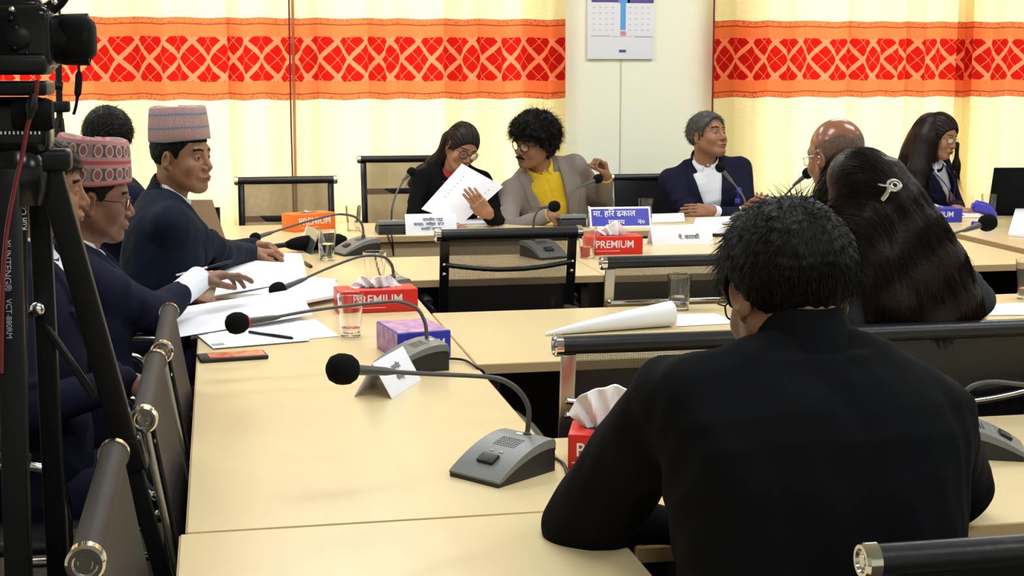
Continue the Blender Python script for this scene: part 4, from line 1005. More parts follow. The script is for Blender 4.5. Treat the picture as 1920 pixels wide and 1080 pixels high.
    for s, sg in (('R', 1), ('L', -1)):
        jk.cap(T2((sg * 0.045, -0.014 - a.get('trap', 0) * .3, 0.560 + a.get('trap', 0))), T2((sg * (shoulder - .018), 0, 0.497 + shoulderz + a.get('rsz' if sg > 0 else 'lsz', 0))), 0.044, 0.056 * bk, 0.05)
        if s in J:
            A0, E, W_, *_ = J[s]; e = unit(W_ - E); cu = W_ - e * a.get('sleeve' + s, 0.012)
            jk.cap(A0, E, a.get('armr', 0.060) * bk, a.get('elbr', 0.052) * bk, 0.03); jk.cap(E, cu, 0.053 * bk, 0.038, 0.02)
            # cloth folds round the elbow and sleeve
            for q in range(5):
                tt = 0.45 + 0.13 * q; P_ = A0 + (E - A0) * min(tt, 1) if tt <= 1 else E + (W_ - E) * (tt - 1); nn = unit(np.cross(E - A0, [rg.uniform(-1, 1), rg.uniform(-1, 1), 1]))
                jk.ell(P_ + nn * 0.03, (0.035, 0.035, 0.010), 0.02, 'u', np.stack([nn, np.cross(unit(E - A0), nn), unit(E - A0)], 1))
            # open the sleeve end
            jk.cap(cu + e * 0.036, cu + e * 0.06, 0.030, 0.030, 0.002, 's')
    # belly/hip skirt of the jacket over the lap
    # V opening, neck opening
    def vcut(X, Y, Z):
        x, y, z = X - pel[0], Y - pel[1], Z - pel[2]
        u = TR[0, 0] * x + TR[1, 0] * y + TR[2, 0] * z; v = TR[0, 1] * x + TR[1, 1] * y + TR[2, 1] * z; w = (TR[0, 2] * x + TR[1, 2] * y + TR[2, 2] * z) / S
        Bb = np.interp(w, zs, wb) + np.interp(w, zs, wc)
        return np.maximum(np.maximum(np.abs(u) - vwid(w), (Bb * 0.80 - v)), v - Bb - 0.035) * 0.9
    jk.op(vcut, *tl, 0.002, 's')
    nk_dir = unit(hc - nb); 
    jk.cap(nb + TR[:, 1] * 0.006 - up * .01, nb + nk_dir * 0.12, 0.066, 0.072, 0.006, 's')
    ax = [(jk.lo[i] + jk.h * np.arange(jk.n[i])).astype(np.float32) for i in range(3)]; X_, Y_, Z_ = ax[0][:, None, None], ax[1][None, :, None], ax[2][None, None, :]
    jk.d += folds * (0.55 * np.sin(24 * X_ + 15 * Z_ + 2 * np.sin(19 * Y_)) * np.sin(21 * Y_ - 17 * Z_ + 2 * np.sin(15 * X_)) + 0.28 * np.sin(55 * X_ - 30 * Z_ + 2 * np.sin(30 * Y_)) * np.sin(48 * Y_ + 35 * Z_ + 2 * np.sin(33 * X_)))
    V, Fq = jk.mesh(); V = V + (noise3(V, 38, 3) * 0.0022 + noise3(V, 90, 9) * 0.0008)[:, None] * 0
    jo = npmesh('jacket', [(V, Fq, 0)], [cloth], t)
    # jacket collar at the back of the neck
    cg = Grid(nb - 0.13, nb + 0.13, 0.004)
    cg.cap(nb - up * 0.03, nb + nk_dir * a.get('colh', 0.022), 0.092, 0.076, 0.0); cg.cap(nb - up * 0.08, nb + nk_dir * 0.09, 0.074, 0.069, 0.003, 's')
    fq = TR[:, 1]
    def halfc(X, Y, Z): return -((X - nb[0]) * -fq[0] + (Y - nb[1]) * -fq[1] + (Z - nb[2]) * -fq[2]) - 0.012
    cg.op(lambda X, Y, Z: (X - nb[0]) * fq[0] + (Y - nb[1]) * fq[1] + (Z - nb[2]) * fq[2] - a.get('colf', 0.03) + (((X - nb[0]) * up[0] + (Y - nb[1]) * up[1] + (Z - nb[2]) * up[2])) * 1.1, nb - 0.13, nb + 0.13, 0.004, 'i')
    if lapel:
        V, Fq = cg.mesh(); 
        if len(V): npmesh('collar', [(V, Fq, 0)], [cloth], t)
    # --- shirt
    sg_ = Grid(np.minimum(*tl) if False else tl[0], tl[1], 0.006)
    sg_.op(torso(-0.004, 0.565, lambda d, u, v, w: np.maximum(d + 0.003 * np.exp(-(u / 0.004) ** 2) * (v > 0) + 0.003 * np.sin(w * 45 + 10 * u) , -0.0 - v - 0.05)), *tl)
    sg_.cap(nb - up * 0.03, nb - up * 0.012, 0.070, 0.062, 0.03); sg_.cap(nb - up * 0.005, nb + nk_dir * 0.08, 0.0585, 0.0585, 0.003, 's')
    V, Fq = sg_.mesh(); so = npmesh('shirt', [(V, Fq, 0)], [shirt], t)
    if shirtcollar:
        g = Grid(nb - 0.13, nb + 0.13, 0.0028)
        g.cap(nb - up * 0.032, nb + nk_dir * 0.034, 0.080, 0.071); g.cap(nb - up * 0.09, nb + nk_dir * 0.09, 0.066, 0.0615, 0.0015, 's')
        op = a.get('collaropen', 0.015)
        # wings: fall open to both sides of the throat, tall at the back
        def wing(X, Y, Z):
            x, y, z = X - nb[0], Y - nb[1], Z - nb[2]
            u = TR[0, 0] * x + TR[1, 0] * y + TR[2, 0] * z; v = TR[0, 1] * x + TR[1, 1] * y + TR[2, 1] * z; w = TR[0, 2] * x + TR[1, 2] * y + TR[2, 2] * z
            return np.maximum(w - (0.024 - 0.45 * np.clip(v, -.02, 1)), (op + np.clip(-w, 0, 1) * 0.25 - np.abs(u)) * (v > 0) - 1.0 * (v <= 0))
        g.op(wing, nb - 0.13, nb + 0.13, 0.002, 'i')
        for s in (-1, 1):   # collar points
            tip = T2((s * 0.045, 0, 0)) - pel + nb * 0; b0 = nb + TR @ np.array([s * 0.030, 0.058, -0.012]); tp = nb + TR @ np.array([s * (0.042 + op * .6), 0.082 + chestd * .6, -0.058]); b1 = nb + TR @ np.array([s * 0.064, 0.030, -0.010])
            for k in range(7): g.cap(b0 + (b1 - b0) * k / 6, tp, 0.0042, 0.0035, 0.004)
        V, Fq = g.mesh(); npmesh('shirt_collar', [(V, Fq, 0)], [shirt], so)
    if tie:
        g = MB(); P0 = nb + TR @ np.array([0, 0.064 + chestd * .5, -0.030])
        front = lambda w: np.interp(w, zs, wb) + np.interp(w, zs, wc)
        ptsT = [P0] + [T2((0, front(w) + 0.004, w)) for w in (0.46, 0.40, 0.33, 0.26, 0.20)]
        g.tube(spline(ptsT, 4), [0.012] * 3 + [0.014 + 0.0012 * k for k in range(18)], 10, flat=0.35); g.obj('necktie', tie, t)
    if lan:
        front = lambda w: np.interp(w, zs, wb) + np.interp(w, zs, wc)
        for s in (-1, 1):
            ptsT = [nb + TR @ np.array([s * 0.066, -0.01, 0.004]), nb + TR @ np.array([s * 0.064, 0.050, -0.03])] + [T2((s * (0.05 - 0.045 * k / 4), front(0.46 - .06 * k) + 0.024, 0.46 - 0.06 * k)) for k in range(5)]
            MB().tube(spline(ptsT, 4), 0.0085, 8, flat=0.35).obj('lanyard', 'lanyard', t)
    # --- hands and skin
    parts = []
    for s in J:
        A0, E, W_, fd, pd, curl, sg = J[s]; pd = unit(pd - fd * (pd @ fd)); side = np.cross(fd, -pd) * sg     # toward the thumb
        Hm = np.stack([fd, side, -pd], 1)
        q = lambda p: W_ + Hm @ np.array(p, float)
        lo_ = W_ - 0.22; hi_ = W_ + 0.22; g = Grid(lo_, hi_, 0.0026)
        g.cap(W_ - unit(W_ - E) * 0.16, W_ - unit(W_ - E) * .01, 0.034, 0.026, 0.01); g.cap(W_ - unit(W_ - E) * .02, q((0.02, 0, 0)), 0.025, 0.024, 0.02)
        for yy in (-0.026, -0.009, 0.009, 0.026): g.cap(q((0.015, yy * .6, 0)), q((0.082 - abs(yy) * .15, yy, 0.001)), 0.0155, 0.0125, 0.012)
        cs = curl if isinstance(curl, (list, tuple)) else [curl] * 4
        for fi, (yy, L0, rr) in enumerate([(0.027, 0.94, .0088), (0.009, 1.05, .0092), (-0.009, 0.98, .0088), (-0.026, 0.80, .0078)]):
            c = cs[fi]; p = np.array([0.084 - abs(yy) * .2, yy, 0.0]); an = c * 0.7; ps = [p]
            for Ls, da in ((0.043, 0), (0.026, c * 0.95), (0.021, c * 0.6)):
                an += da; p = p + np.array([math.cos(an), yy * a.get('spread', 1.2), -math.sin(an)]) * Ls * L0; ps.append(p)
            for k in range(3): g.cap(q(ps[k]), q(ps[k + 1]), rr - .0006 * k, rr - .0006 * (k + 1), 0.0025)
            g.ell(q(ps[1]), (rr * 1.12,) * 3, 0.003)
        tc = a.get('thumb' + s, a.get('thumb', 0.35)); p0 = np.array([0.018, 0.022, -0.004]); p1 = np.array([0.048, 0.046 - tc * .012, -0.012 - tc * .02]); p2 = np.array([0.078, 0.052 - tc * .03, -0.020 - tc * .035]); p3 = np.array([0.101, 0.048 - tc * .045, -0.026 - tc * .045])
        g.cap(q(p0), q(p1), 0.0155, 0.0118, 0.012); g.cap(q(p1), q(p2), 0.0115, 0.0098, 0.003); g.cap(q(p2), q(p3), 0.0098, 0.0082, 0.003)
        V, Fq = g.mesh(); V = V - 0; parts.append((V, Fq, 0))
        if cuff:
            e = unit(W_ - E); g = Grid(W_ - 0.12, W_ + 0.12, 0.003); cl = a.get('cuff', 0.016)
            g.cap(W_ - e * (0.06 + a.get('sleeve' + s, 0)), W_ + e * (cl - 0.012), a.get('cuffr', 0.0345), a.get('cuffr', 0.0345)); g.cap(W_ - e * 0.07, W_ + e * 0.07, a.get('cuffr', 0.0345) - .004, a.get('cuffr', 0.0345) - .004, 0.001, 's')
            g.op(lambda X, Y, Z: (X - W_[0]) * e[0] + (Y - W_[1]) * e[1] + (Z - W_[2]) * e[2] - (cl - 0.012), W_ - .12, W_ + .12, 0.001, 'i')
            V, Fq = g.mesh(); npmesh('shirt_cuff', [(V, Fq, 0)], [shirt], so)
    a['neck'] = (HR.T @ (nb - up * 0.05 - hc)) / headscale
    g = headgrid(a); V, Fq = g.mesh(); cen = V[Fq].mean(1); mi = np.zeros(len(Fq), int)
    x, y, z = cen.T
    lipm = (((x / 0.022) ** 2 + ((z + 0.0685) / 0.0098) ** 2) < 1) & (y > 0.090)
    browm = (np.abs(np.abs(x) - 0.031) < 0.019) & (np.abs(z - 0.0225 - 0.005 * np.cos((np.abs(x) - 0.033) * 70)) < a.get('brow', 0.0038)) & (y > 0.05)
    mi[lipm] = 1; mi[browm] = 2
    if a.get('stub'): mi[a['stub'](x, y, z)] = 3
    toW = lambda P: hc + (P * headscale) @ HR.T
    parts.append((toW(V), Fq, mi))
    mats_ = [a.get('headskin', skin), 'lip', a.get('browm', 'hairblack'), 'stubble', 'eyewhite', 'iris', skin]
    for s in (-1, 1):
        ev = MB().ball((0, 0, 0), 0.0128, 20, rotx(-R(90))); W0 = ev.v[0]; f = np.array(ev.f)
        gz = unit(a.get('gaze', (0, 1, 0))); ctr = W0[f].mean(1); iris = (ctr @ gz) > 0.0128 * 0.86; Vv = W0 + np.array([s * 0.031, 0.0705, 0.0])
        parts.append((toW(Vv), f, np.where(iris, 5, 4)))
    # body inside the clothes, low resolution, joined to neck and wrists
    bg = Grid(lo, hi, 0.012); bg.op(torso(-0.02, 0.55), *tl); bg.cap(T2((0, 0, 0.48)), nb + nk_dir * .02, 0.055, 0.05, 0.03)
    for s in J: bg.cap(T2((J[s][6] * .08, 0, .5)), J[s][0], 0.04, 0.045, 0.03); bg.cap(J[s][0], J[s][1], 0.045, 0.036, 0.02); bg.cap(J[s][1], J[s][2] - unit(J[s][2] - J[s][1]) * .03, 0.035, 0.024, 0.01)
    V, Fq = bg.mesh(); parts.append((V, Fq, 6))
    body = npmesh('body', parts, mats_, t)
    # --- trousers and shoes
    if legs:
        lg = Grid(np.array([-0.75, -0.75, 0.0]), np.array([0.75, 0.75, 0.66]), 0.014); ft = []
        lg.ell(pel - [0, 0, 0.02], (0.17, 0.17, 0.10), 0.02)
        for sg in (-1, 1):
            kn = a.get('knee' + ('R' if sg > 0 else 'L')); kn = Lc(kn) if kn is not None else B @ np.array([sg * 0.11, 0.40, 0]) + [0, 0, 0.50]
            hp = pel + B @ np.array([sg * 0.09, 0.03, -0.03]); an = kn + B @ np.array([0, 0.02, 0]); an[2] = 0.10
            lg.cap(hp, kn, 0.088, 0.066, 0.03); lg.cap(kn, an, 0.062, 0.048, 0.02); ft.append(an)
        V, Fq = lg.mesh(); npmesh('trousers', [(V, Fq, 0)], [trousers], t)
        for an in ft:
            g = Grid(an - 0.3, an + 0.3, 0.01); f0 = an.copy(); f0[2] = 0.045; g.cap(f0 - B[:, 1] * .03, f0 + B[:, 1] * 0.16, 0.042, 0.034); g.cap(an, f0, 0.04, 0.04, 0.02)
            g.op(lambda X, Y, Z: 0.004 - Z + 0 * X + 0 * Y, an - .3, an + .3, 0.0, 'i'); V, Fq = g.mesh(); npmesh('shoe', [(V, Fq, 0)], ['blackmatte'], t)
    # --- hair
    if hair:
        hm, kind = hair
        if kind in ('short', 'curly', 'spiky', 'waves'):
            g = hair_short(a, kind)
            if kind in ('curly', 'waves'):
                rg2 = np.random.default_rng(a.get('hseed', 2)); th = a.get('thick', .02)
                for i in range(a.get('curls', 210)):
                    v = rg2.normal(size=3); v /= np.linalg.norm(v)
                    p = np.array([v[0] * (0.0745 + th), v[1] * (0.096 + th) - 0.014, v[2] * (0.089 + th) + 0.026])
                    hl = np.interp(p[1], [-0.2, -0.06, -0.02, 0.022, 0.04, 0.075, 0.3], [a.get('nape', -0.10) - .01, a.get('nape', -0.1), -0.05, -0.03, 0.03, a.get('front', .06) - .005, a.get('front', .06)])
                    if p[2] < hl: continue
                    g.ell(p, (rg2.uniform(.006, .012),) * 3, 0.008)
            V, Fq = g.mesh(); ps = [(V, Fq, 0)]
            ns = a.get('strands', 0)
            if ns:
                rg2 = np.random.default_rng(4); sel = rg2.integers(0, len(V), ns); ctr = np.array([0, -0.014, 0.026]); crown = np.array(a.get('crown', (0, -0.05, 0.115)))
                paths = []; sl = a.get('slen', 0.045)
                for i in sel:
                    p = V[i]; nrm = unit(p - ctr); dr = p - crown; dr = dr - nrm * (dr @ nrm); dr = unit(dr + rg2.normal(size=3) * 0.25 * np.linalg.norm(dr) + rg2.normal(size=3) * 0.012); lift = a.get('lift', 0.35) * rg2.uniform(.3, 1.2)
                    L = sl * rg2.uniform(.5, 1.2); P = []; 
                    if p[2] < -0.02: L *= 0.4
                    if abs(p[1] + .01) < .045 and p[2] < 0.035: continue
                    if nrm[2] > .75: lift *= .3
                    curlr = 0.0
                    for k in range(6):
                        u = k / 5; q0 = p - nrm * 0.006 + dr * L * u + nrm * (lift * L * math.sin(u * 2.2) * 0.6)
                        if kind == 'curly': q0 = q0 + np.cross(nrm, dr) * 0.007 * math.sin(u * 8 + i) + nrm * 0.007 * math.cos(u * 8 + i)
                        P.append(q0)
                    paths.append(P)
                v2, f2 = tubes_np(paths, a.get('sr', 0.0009), 3); ps.append((v2, f2, 0))
            ps = [(toW(v), f, mm) for v, f, mm in ps]; npmesh('hair', ps, [hm], t)
        elif kind == 'custom':
            ps = a['hairfn'](); ps = [(toW(v) if not w else v - O, f, mm) for v, f, mm, w in ps]; npmesh('hair', ps, [hm], t)
    if a.get('moust'):
        g = Grid((-0.05, 0.06, -0.085), (0.05, 0.125, -0.03), 0.0016)
        for s in (-1, 1): g.cap((s * 0.003, 0.1035, -0.0535), (s * 0.020, 0.098, -0.057), 0.0062, 0.0052, 0.004); g.cap((s * 0.020, 0.098, -0.057), (s * 0.029, 0.088, -0.067), 0.0052, 0.0022, 0.003)
        V, Fq = g.mesh(); V = V + noise3(V, 700, 1)[:, None] * 0.0006; npmesh('moustache', [(toW(V), Fq, 0)], ['hairblack'], t)
    if a.get('tika'):
        p = np.array([0.0, 0.0855, 0.040]); e = MB().ball(p, (0.0028, 0.002, 0.0032), 10); npmesh('forehead_mark', [(toW(e.v[0]), np.array(e.f), 0)], ['micdark'], t)
    if glasses:
        mt_, rad, thk, rnd_ = glasses; g = MB(); gl = MB(); ty = 0.098
        for s in (-1, 1):
            ring = []
            for k in range(29):
                th = 2 * math.pi * k / 28; cx_, sx_ = math.cos(th), math.sin(th)
                if not rnd_: e = 0.55; cx_ = math.copysign(abs(cx_) ** e, cx_); sx_ = math.copysign(abs(sx_) ** e, sx_) * 0.62
                ring.append((s * 0.033 + rad * cx_, ty - 0.012 * abs(s * 0.033 + rad * cx_) / 0.06, -0.004 + rad * sx_ * 0.92))
            g.tube(ring, thk, 8, cap=False)
            k0 = len(ring) - 1; gl.add([(s * 0.033, ty - 0.006, -0.004)] + ring[:-1], [(0, 1 + i, 1 + (i + 1) % k0) for i in range(k0)])
            tw = 0.079 * a.get('wide', 1.0)
            g.tube(spline([(s * (0.033 + rad), ty - 0.013, 0.004), (s * tw, 0.062, 0.004), (s * (tw + .002), 0.0, -0.001), (s * (tw - .002), -0.028, -0.022)], 4), thk * 0.9, 8)
        g.tube([(-0.033 + rad, ty - .001, 0.0), (0, ty + .003, 0.004), (0.033 - rad, ty - .001, 0.0)], thk * .9, 8)
        go = bpy.data.objects; g.v = [toW(v) for v in g.v]; gl.v = [toW(v) for v in gl.v]
        o1 = g.obj('spectacles', mt_, t); gl.obj('lens', 'lens', o1)
    return dict(t=t, toW=toW, HR=HR, hc=hc, nb=nb, TR=TR, T2=T2, J=J, O=O, up=up, B=B)

def cap_hat(P, mt, h=0.115, tilt=0.10, slope=0.0, top=0.93, zb=0.035, wide=1.0):
    """brimless woven cap: an upright oval wall leaning back, folded flat on top"""
    n = 48; V = []; uv = []; rows = [(0.0, 1.0), (0.02, 1.01), (0.35, 1.0), (0.7, 0.985), (0.93, 0.96), (0.985, 0.93), (1.0, 0.86), (0.985, 0.60), (0.965, 0.3), (0.96, 0.02)]
    for (k, s) in rows:
        for j in range(n):
            th = 2 * math.pi * j / n; cx_, sx_ = math.cos(th), math.sin(th)
            rx, ry = 0.084 * wide, 0.106; tf = 1 - (1 - top) * k
            x = rx * s * cx_ * (1 - 0.25 * max(0, k - .3)); y = ry * s * sx_ * tf - 0.012
            base = zb + tilt * sx_ * 0.10 + 0.010 * (sx_ > 0) * sx_
            z = base + (h + slope * sx_) * k + 0.003 * math.sin(3 * th + 1) * k
            V.append((x, y - 0.01 * k, z)); uv.append((th * 0.095 * (1.0), k * h if s > .9 else h + (1 - s) * 0.09))
    F_ = [(i * n + j, i * n + (j + 1) % n, (i + 1) * n + (j + 1) % n, (i + 1) * n + j) for i in range(len(rows) - 1) for j in range(n)]
    V = P['toW'](np.array(V)); m_ = MB().add(V, F_); return m_.obj('cap', mt, P['t'], True, uv)

W = lambda x, y, Y: at(x, y, Y=Y)
DN = (0, 0, -1.0)
def flow_strands(starts, guides, L, steps, seed, jit=0.002, sig=0.03, r=0.0009, sag=0.0):
    gp = []; gd = []
    for g in guides:
        g = np.array(spline(g, 6)); d = np.gradient(g, axis=0); d /= np.linalg.norm(d, axis=1, keepdims=True) + 1e-9; gp.append(g); gd.append(d)
    gp = np.concatenate(gp); gd = np.concatenate(gd); rg = np.random.default_rng(seed); P = np.array(starts); out = [P.copy()]; Ls = L * rg.uniform(.4, 1.1, len(P)) / steps; wob = rg.normal(size=(len(P), 3)) * 0.10
    for k in range(steps):
        D = ((P[:, None] - gp[None]) ** 2).sum(2); w = np.exp(-(D - D.min(1, keepdims=True)) / (2 * sig * sig)); d = w @ gd; d /= np.linalg.norm(d, axis=1, keepdims=True) + 1e-9
        d = d + wob * math.sin(k * 1.3) + [0, 0, -sag]; P = P + d * Ls[:, None]; out.append(P.copy())
    return tubes_np(list(np.stack(out, 1)), r, 3)
def scalp(HRc, a, cover):
    """hair close to the skull, in the room's axes; cover(x,y,z) cuts away the face"""
    hc_, HR_, s_ = HRc; th = a['thick']; g = Grid((-0.13, -0.15, -0.16), (0.13, 0.13, 0.15), 0.003)
    def fn(X, Y, Z):
        r = (0.0745 * a.get('wide', 1) + th, 0.096 + th, 0.089 + th * 1.1); x, y, z = X, Y + 0.014, Z - 0.026
        zz = np.where(z < 0, z * 0.75, z); k0 = np.sqrt((x / r[0]) ** 2 + (y / r[1]) ** 2 + (zz / r[2]) ** 2)
        d = (k0 - 1) * min(r) * 0.95
        part = 0.004 * np.exp(-(X / 0.004) ** 2) * (Y > -0.05)
        d = d + part + 0.0011 * np.sin(np.arctan2(X, Z + .02) * 34 + Y * 14)
        return np.maximum(d, cover(X, Y, Z))
    g.op(fn, (-.12, -.15, -.15), (.12, .12, .15)); V, Fq = g.mesh(); return hc_ + (V * s_) @ HR_.T, Fq
def chains(caps, res=0.004, K=0.03):
    allp = np.array([p[:3] for c in caps for p in c]); rm = max(p[3] for c in caps for p in c) + 0.02
    g = Grid(allp.min(0) - rm, allp.max(0) + rm, res)
    for c in caps:
        for k in range(len(c) - 1): g.cap(c[k][:3], c[k + 1][:3], c[k][3], c[k + 1][3], K)
    V, Fq = g.mesh(); return V, Fq
def px4(l): return [tuple(W(a, b, c)) + (r,) for a, b, c, r in l]
# woman 6: parted hair tied back, falling behind her shoulder
def woman_hair1():
    hc_ = W(866, 275, 7.45); HR_ = frame_from(R(-162), R(-27), R(-14)); a = dict(thick=0.012, wide=0.94)
    def cover(X, Y, Z):
        hl = np.interp(Y, [-0.2, -0.02, 0.0, 0.03, 0.05, 0.07, 0.085, 0.3], [-0.11, -0.06, -0.03, -0.01, 0.02, 0.050, 0.066, 0.07]) - 0.35 * np.maximum(np.abs(X) - 0.02, 0) * (Y > 0.03)
        return (hl - Z) * 0.8
    v, f = scalp((hc_, HR_, 0.97), a, cover)
    V2, F2 = chains([px4([(845, 262, 7.50, .05), (832, 290, 7.56, .035), (815, 305, 7.58, .035), (790, 322, 7.58, .03), (772, 345, 7.57, .022)]), px4([(850, 270, 7.54, .045), (842, 300, 7.58, .035), (825, 330, 7.6, .03)])])
    G = [[p[:3] for p in px4([(880, 235, 7.40, 0), (860, 225, 7.46, 0), (838, 250, 7.53, 0), (826, 290, 7.52, 0), (800, 315, 7.53, 0), (772, 350, 7.53, 0), (765, 380, 7.53, 0)])]]
    rg = np.random.default_rng(2); st = np.concatenate([v[rg.integers(0, len(v), 500)], V2[rg.integers(0, len(V2), 500)]]); s1, s2 = flow_strands(st, G, 0.08, 7, 3)
    O_ = 0
    return [(v, f, 0, True), (V2, F2, 0, True), (s1, s2, 0, True)]
# 1 man by the tripod
P = person('man in dark suit with blue lanyard sitting behind the black tripod', W(72, 700, 3.75)[:2] - [0.02, 0], -92, W(80, 350, 3.75), (-84, -6, 4),
       {'R': (W(240, 715, 3.62), (0.9, -.1, -.3), DN, 0.3, (0, -.5, -1)), 'L': (W(215, 705, 3.95), (0.9, -.1, -.3), DN, 0.3, (0, .5, -1))}, 'navy', 'skinbrown', ('hairblack', 'short'), lan=True,
       a=dict(thick=0.014, rough=0.003, strands=900, slen=.03, front=0.055, gaze=(0, 1, -.1)))
# 2 red cap
P = person('man in red patterned cap, navy suit and rectangular glasses', W(150, 700, 4.40)[:2], -84, W(176, 368, 4.40), (-86, -10, 2),
       {'R': (W(372, 524, 4.60), (0.93, 0.35, 0.10), (0.1, 0.0, -1), [0.25, 0.3, 0.5, 0.6], (0.2, -.5, -1)), 'L': (W(330, 560, 4.95), (0.9, -.2, 0.0), DN, 0.4, (0, .6, -1))}, 'navy', 'skindark', ('hairblack', 'short'),
       bulk=1.08, glasses=('blackgloss', 0.024, 0.0016, False), headscale=1.06, a=dict(thick=0.004, wide=1.06, front=0.05, neckw=1.1, cuff=0.020, cuffr=0.041, sleeveR=0.085, eye=0.003, gaze=(0, 1, -.5)))
cap_hat(P, 'hatred', 0.122, tilt=0.12, zb=0.034, wide=1.12, slope=-0.012)
# 3 pale cap
P = person('man in pale pink patterned cap and dark blue suit with black tie', W(268, 700, 5.25)[:2], -84, W(342, 292, 5.25), (-121, -3, 0),
       {'R': (W(470, 474, 5.62), (0.95, 0.1, -0.05), (0, -.1, -1), [0.9, 1.0, 1.0, 1.0], (0.1, -.6, -1)), 'L': (W(478, 462, 5.78), (0.8, -.6, 0.0), (0, -.6, -1), 0.8, (0, .6, -1))}, 'bluesuit', 'skinbrown', ('hairblack', 'short'),
       bulk=1.06, tie='blackmatte', headscale=1.05, a=dict(thick=0.005, front=0.05, wide=1.02, gaze=(0.1, 1, 0), cuff=0.014, collaropen=0.008))
cap_hat(P, 'hatpink', 0.112, tilt=0.06, zb=0.046, wide=1.03, slope=-0.004, top=0.98)
# 4 man behind, back of head
P = person('dark-haired man at the window behind the man in the red cap', W(225, 700, 5.95)[:2], -60, W(200, 262, 5.95), (30, -8, 0),
       {'R': (W(330, 470, 5.9), (0.9, 0, -.2), DN, 0.4, (0, -.5, -1))}, 'navy', 'skinbrown', ('hairblack', 'short'), a=dict(thick=0.018, rough=0.003, strands=2500, slen=.03, sr=.0011, nape=-.10))
# 6 woman reading
P = person('woman with round dark glasses and black blazer reading a sheet of paper', W(835, 500, 7.68)[:2], 180, W(866, 275, 7.45), (-162, -27, -14),
       {'L': (W(918, 404, 7.09), (-.60, -.02, 0.70), (0.1, 0.98, 0.1), [0.15, 0.12, 0.12, 0.2], (0.5, 0.1, -1)), 'R': (W(830, 425, 7.15), (0.6, -.2, 0.0), DN, 0.4, (-.6, 0.1, -1))}, 'blacksuit', 'skintan', ('hairbrown', 'custom'),
       shoulder=0.16, bulk=0.86, shirt='redtop', shirtcollar=False, vneck=0.28, vw=0.06, cuff=False, glasses=('blackgloss', 0.0245, 0.0019, True), lapel=True, headscale=0.97,
       a=dict(wide=0.94, brow=0.0026, eye=0.0022, gaze=(0, 1, -.6), neckw=0.85, hairfn=lambda: woman_hair1(), spread=2.0))
# 7 curly-haired man
P = person('man with curly dark hair, moustache, round glasses, grey blazer and yellow shirt', W(1062, 500, 7.72)[:2], 178, W(1000, 266, 7.42), (121, -10, -6),
       {'R': (W(1028, 404, 7.12), (0.75, -.2, -.1), DN, 0.5, (-.7, 0.2, -.6)), 'L': (W(1136, 333, 7.40), (-.30, -.10, .95), (-.85, -.35, -.2), [1.15, 1.25, 1.25, 1.2], (0.8, 0.1, -.7))}, 'greyblazer', 'skinbrown', ('hairblack', 'curly'),
       shirt='shirtyellow', vneck=0.10, vw=0.085, bulk=1.05, glasses=('blackgloss', 0.0235, 0.0022, True), headscale=1.06,
       a=dict(thick=0.036, curls=420, strands=3600, slen=0.05, sr=0.0013, lift=0.4, nape=-0.14, front=0.062, moust=True, gaze=(0, 1, -.2), thumb=1.2, collaropen=0.03, hseed=5, cuff=0.022, eye=.0035))
# 8 grey-haired man
P = person('grey-haired man in navy suit with crossed arms looking up to the right', W(1335, 500, 7.80)[:2], 172, W(1328, 254, 7.62), (-150, 13, -4),
       {'L': (W(1336, 396, 7.40), (-1, 0.0, .1), (0, 0.9, -.4), 0.25, (0.6, -.1, -1)), 'R': (W(1392, 398, 7.44), (0.75, -.1, .5), (0, 1, .1), [0.2, 0.3, 0.5, 0.6], (-.7, -.1, -1))}, 'navy', 'skinbrown', ('hairgrey', 'waves'),
       vneck=0.18, vw=0.075, bulk=1.08, shoulder=0.195, headscale=1.05, a=dict(thick=0.015, curls=0, rough=0.002, strands=3000, slen=.026, lift=.55, sr=.0011, front=0.084, tika=True, gaze=(0.1, 1, -.3), cuff=0.014, sleeveL=0.045, eye=.0042, collaropen=0.02))
# blue badge on his jacket
t = thing('badge_reel', 'blue badge reel hanging on the grey-haired man\'s jacket', 'badge', tuple(W(1386, 357, 7.37)))
MB().ball((0, 0, 0), (0.016, 0.008, 0.016), 16).obj('reel', 'lanyard', t); MB().box((-.008, 0, -0.055), (0.03, 0.006, 0.026), bev=.003).obj('clip', 'lanyard', t); MB().tube([(0, 0, 0), (-.006, 0, -.05)], 0.002, 6).obj('cord', 'lanyard', t)
# 9 bald man
P = person('bald man in dark grey suit and glasses seen from behind', W(1580, 600, 4.80)[:2], 8, W(1566, 290, 4.86), (22, -14, 0),
       {'L': (W(1470, 430, 5.45), (0.2, 1, 0), DN, 0.4, (-1, 0, -.6)), 'R': (W(1640, 430, 5.45), (-.2, 1, 0), DN, 0.4, (1, 0, -.6))}, 'greysuit', 'skinbrown', None, bulk=1.08, glasses=('silver', 0.025, 0.0013, False), headscale=1.08,
       a=dict(headskin='baldskin', wide=1.05, stub=lambda x, y, z: (z < 0.045 - 0.25 * np.clip(y + .02, 0, 1) + 0.006 * np.sin(x * 90)) & (y < 0.012) & (z > -0.085) & (np.abs(x) < 0.080)))
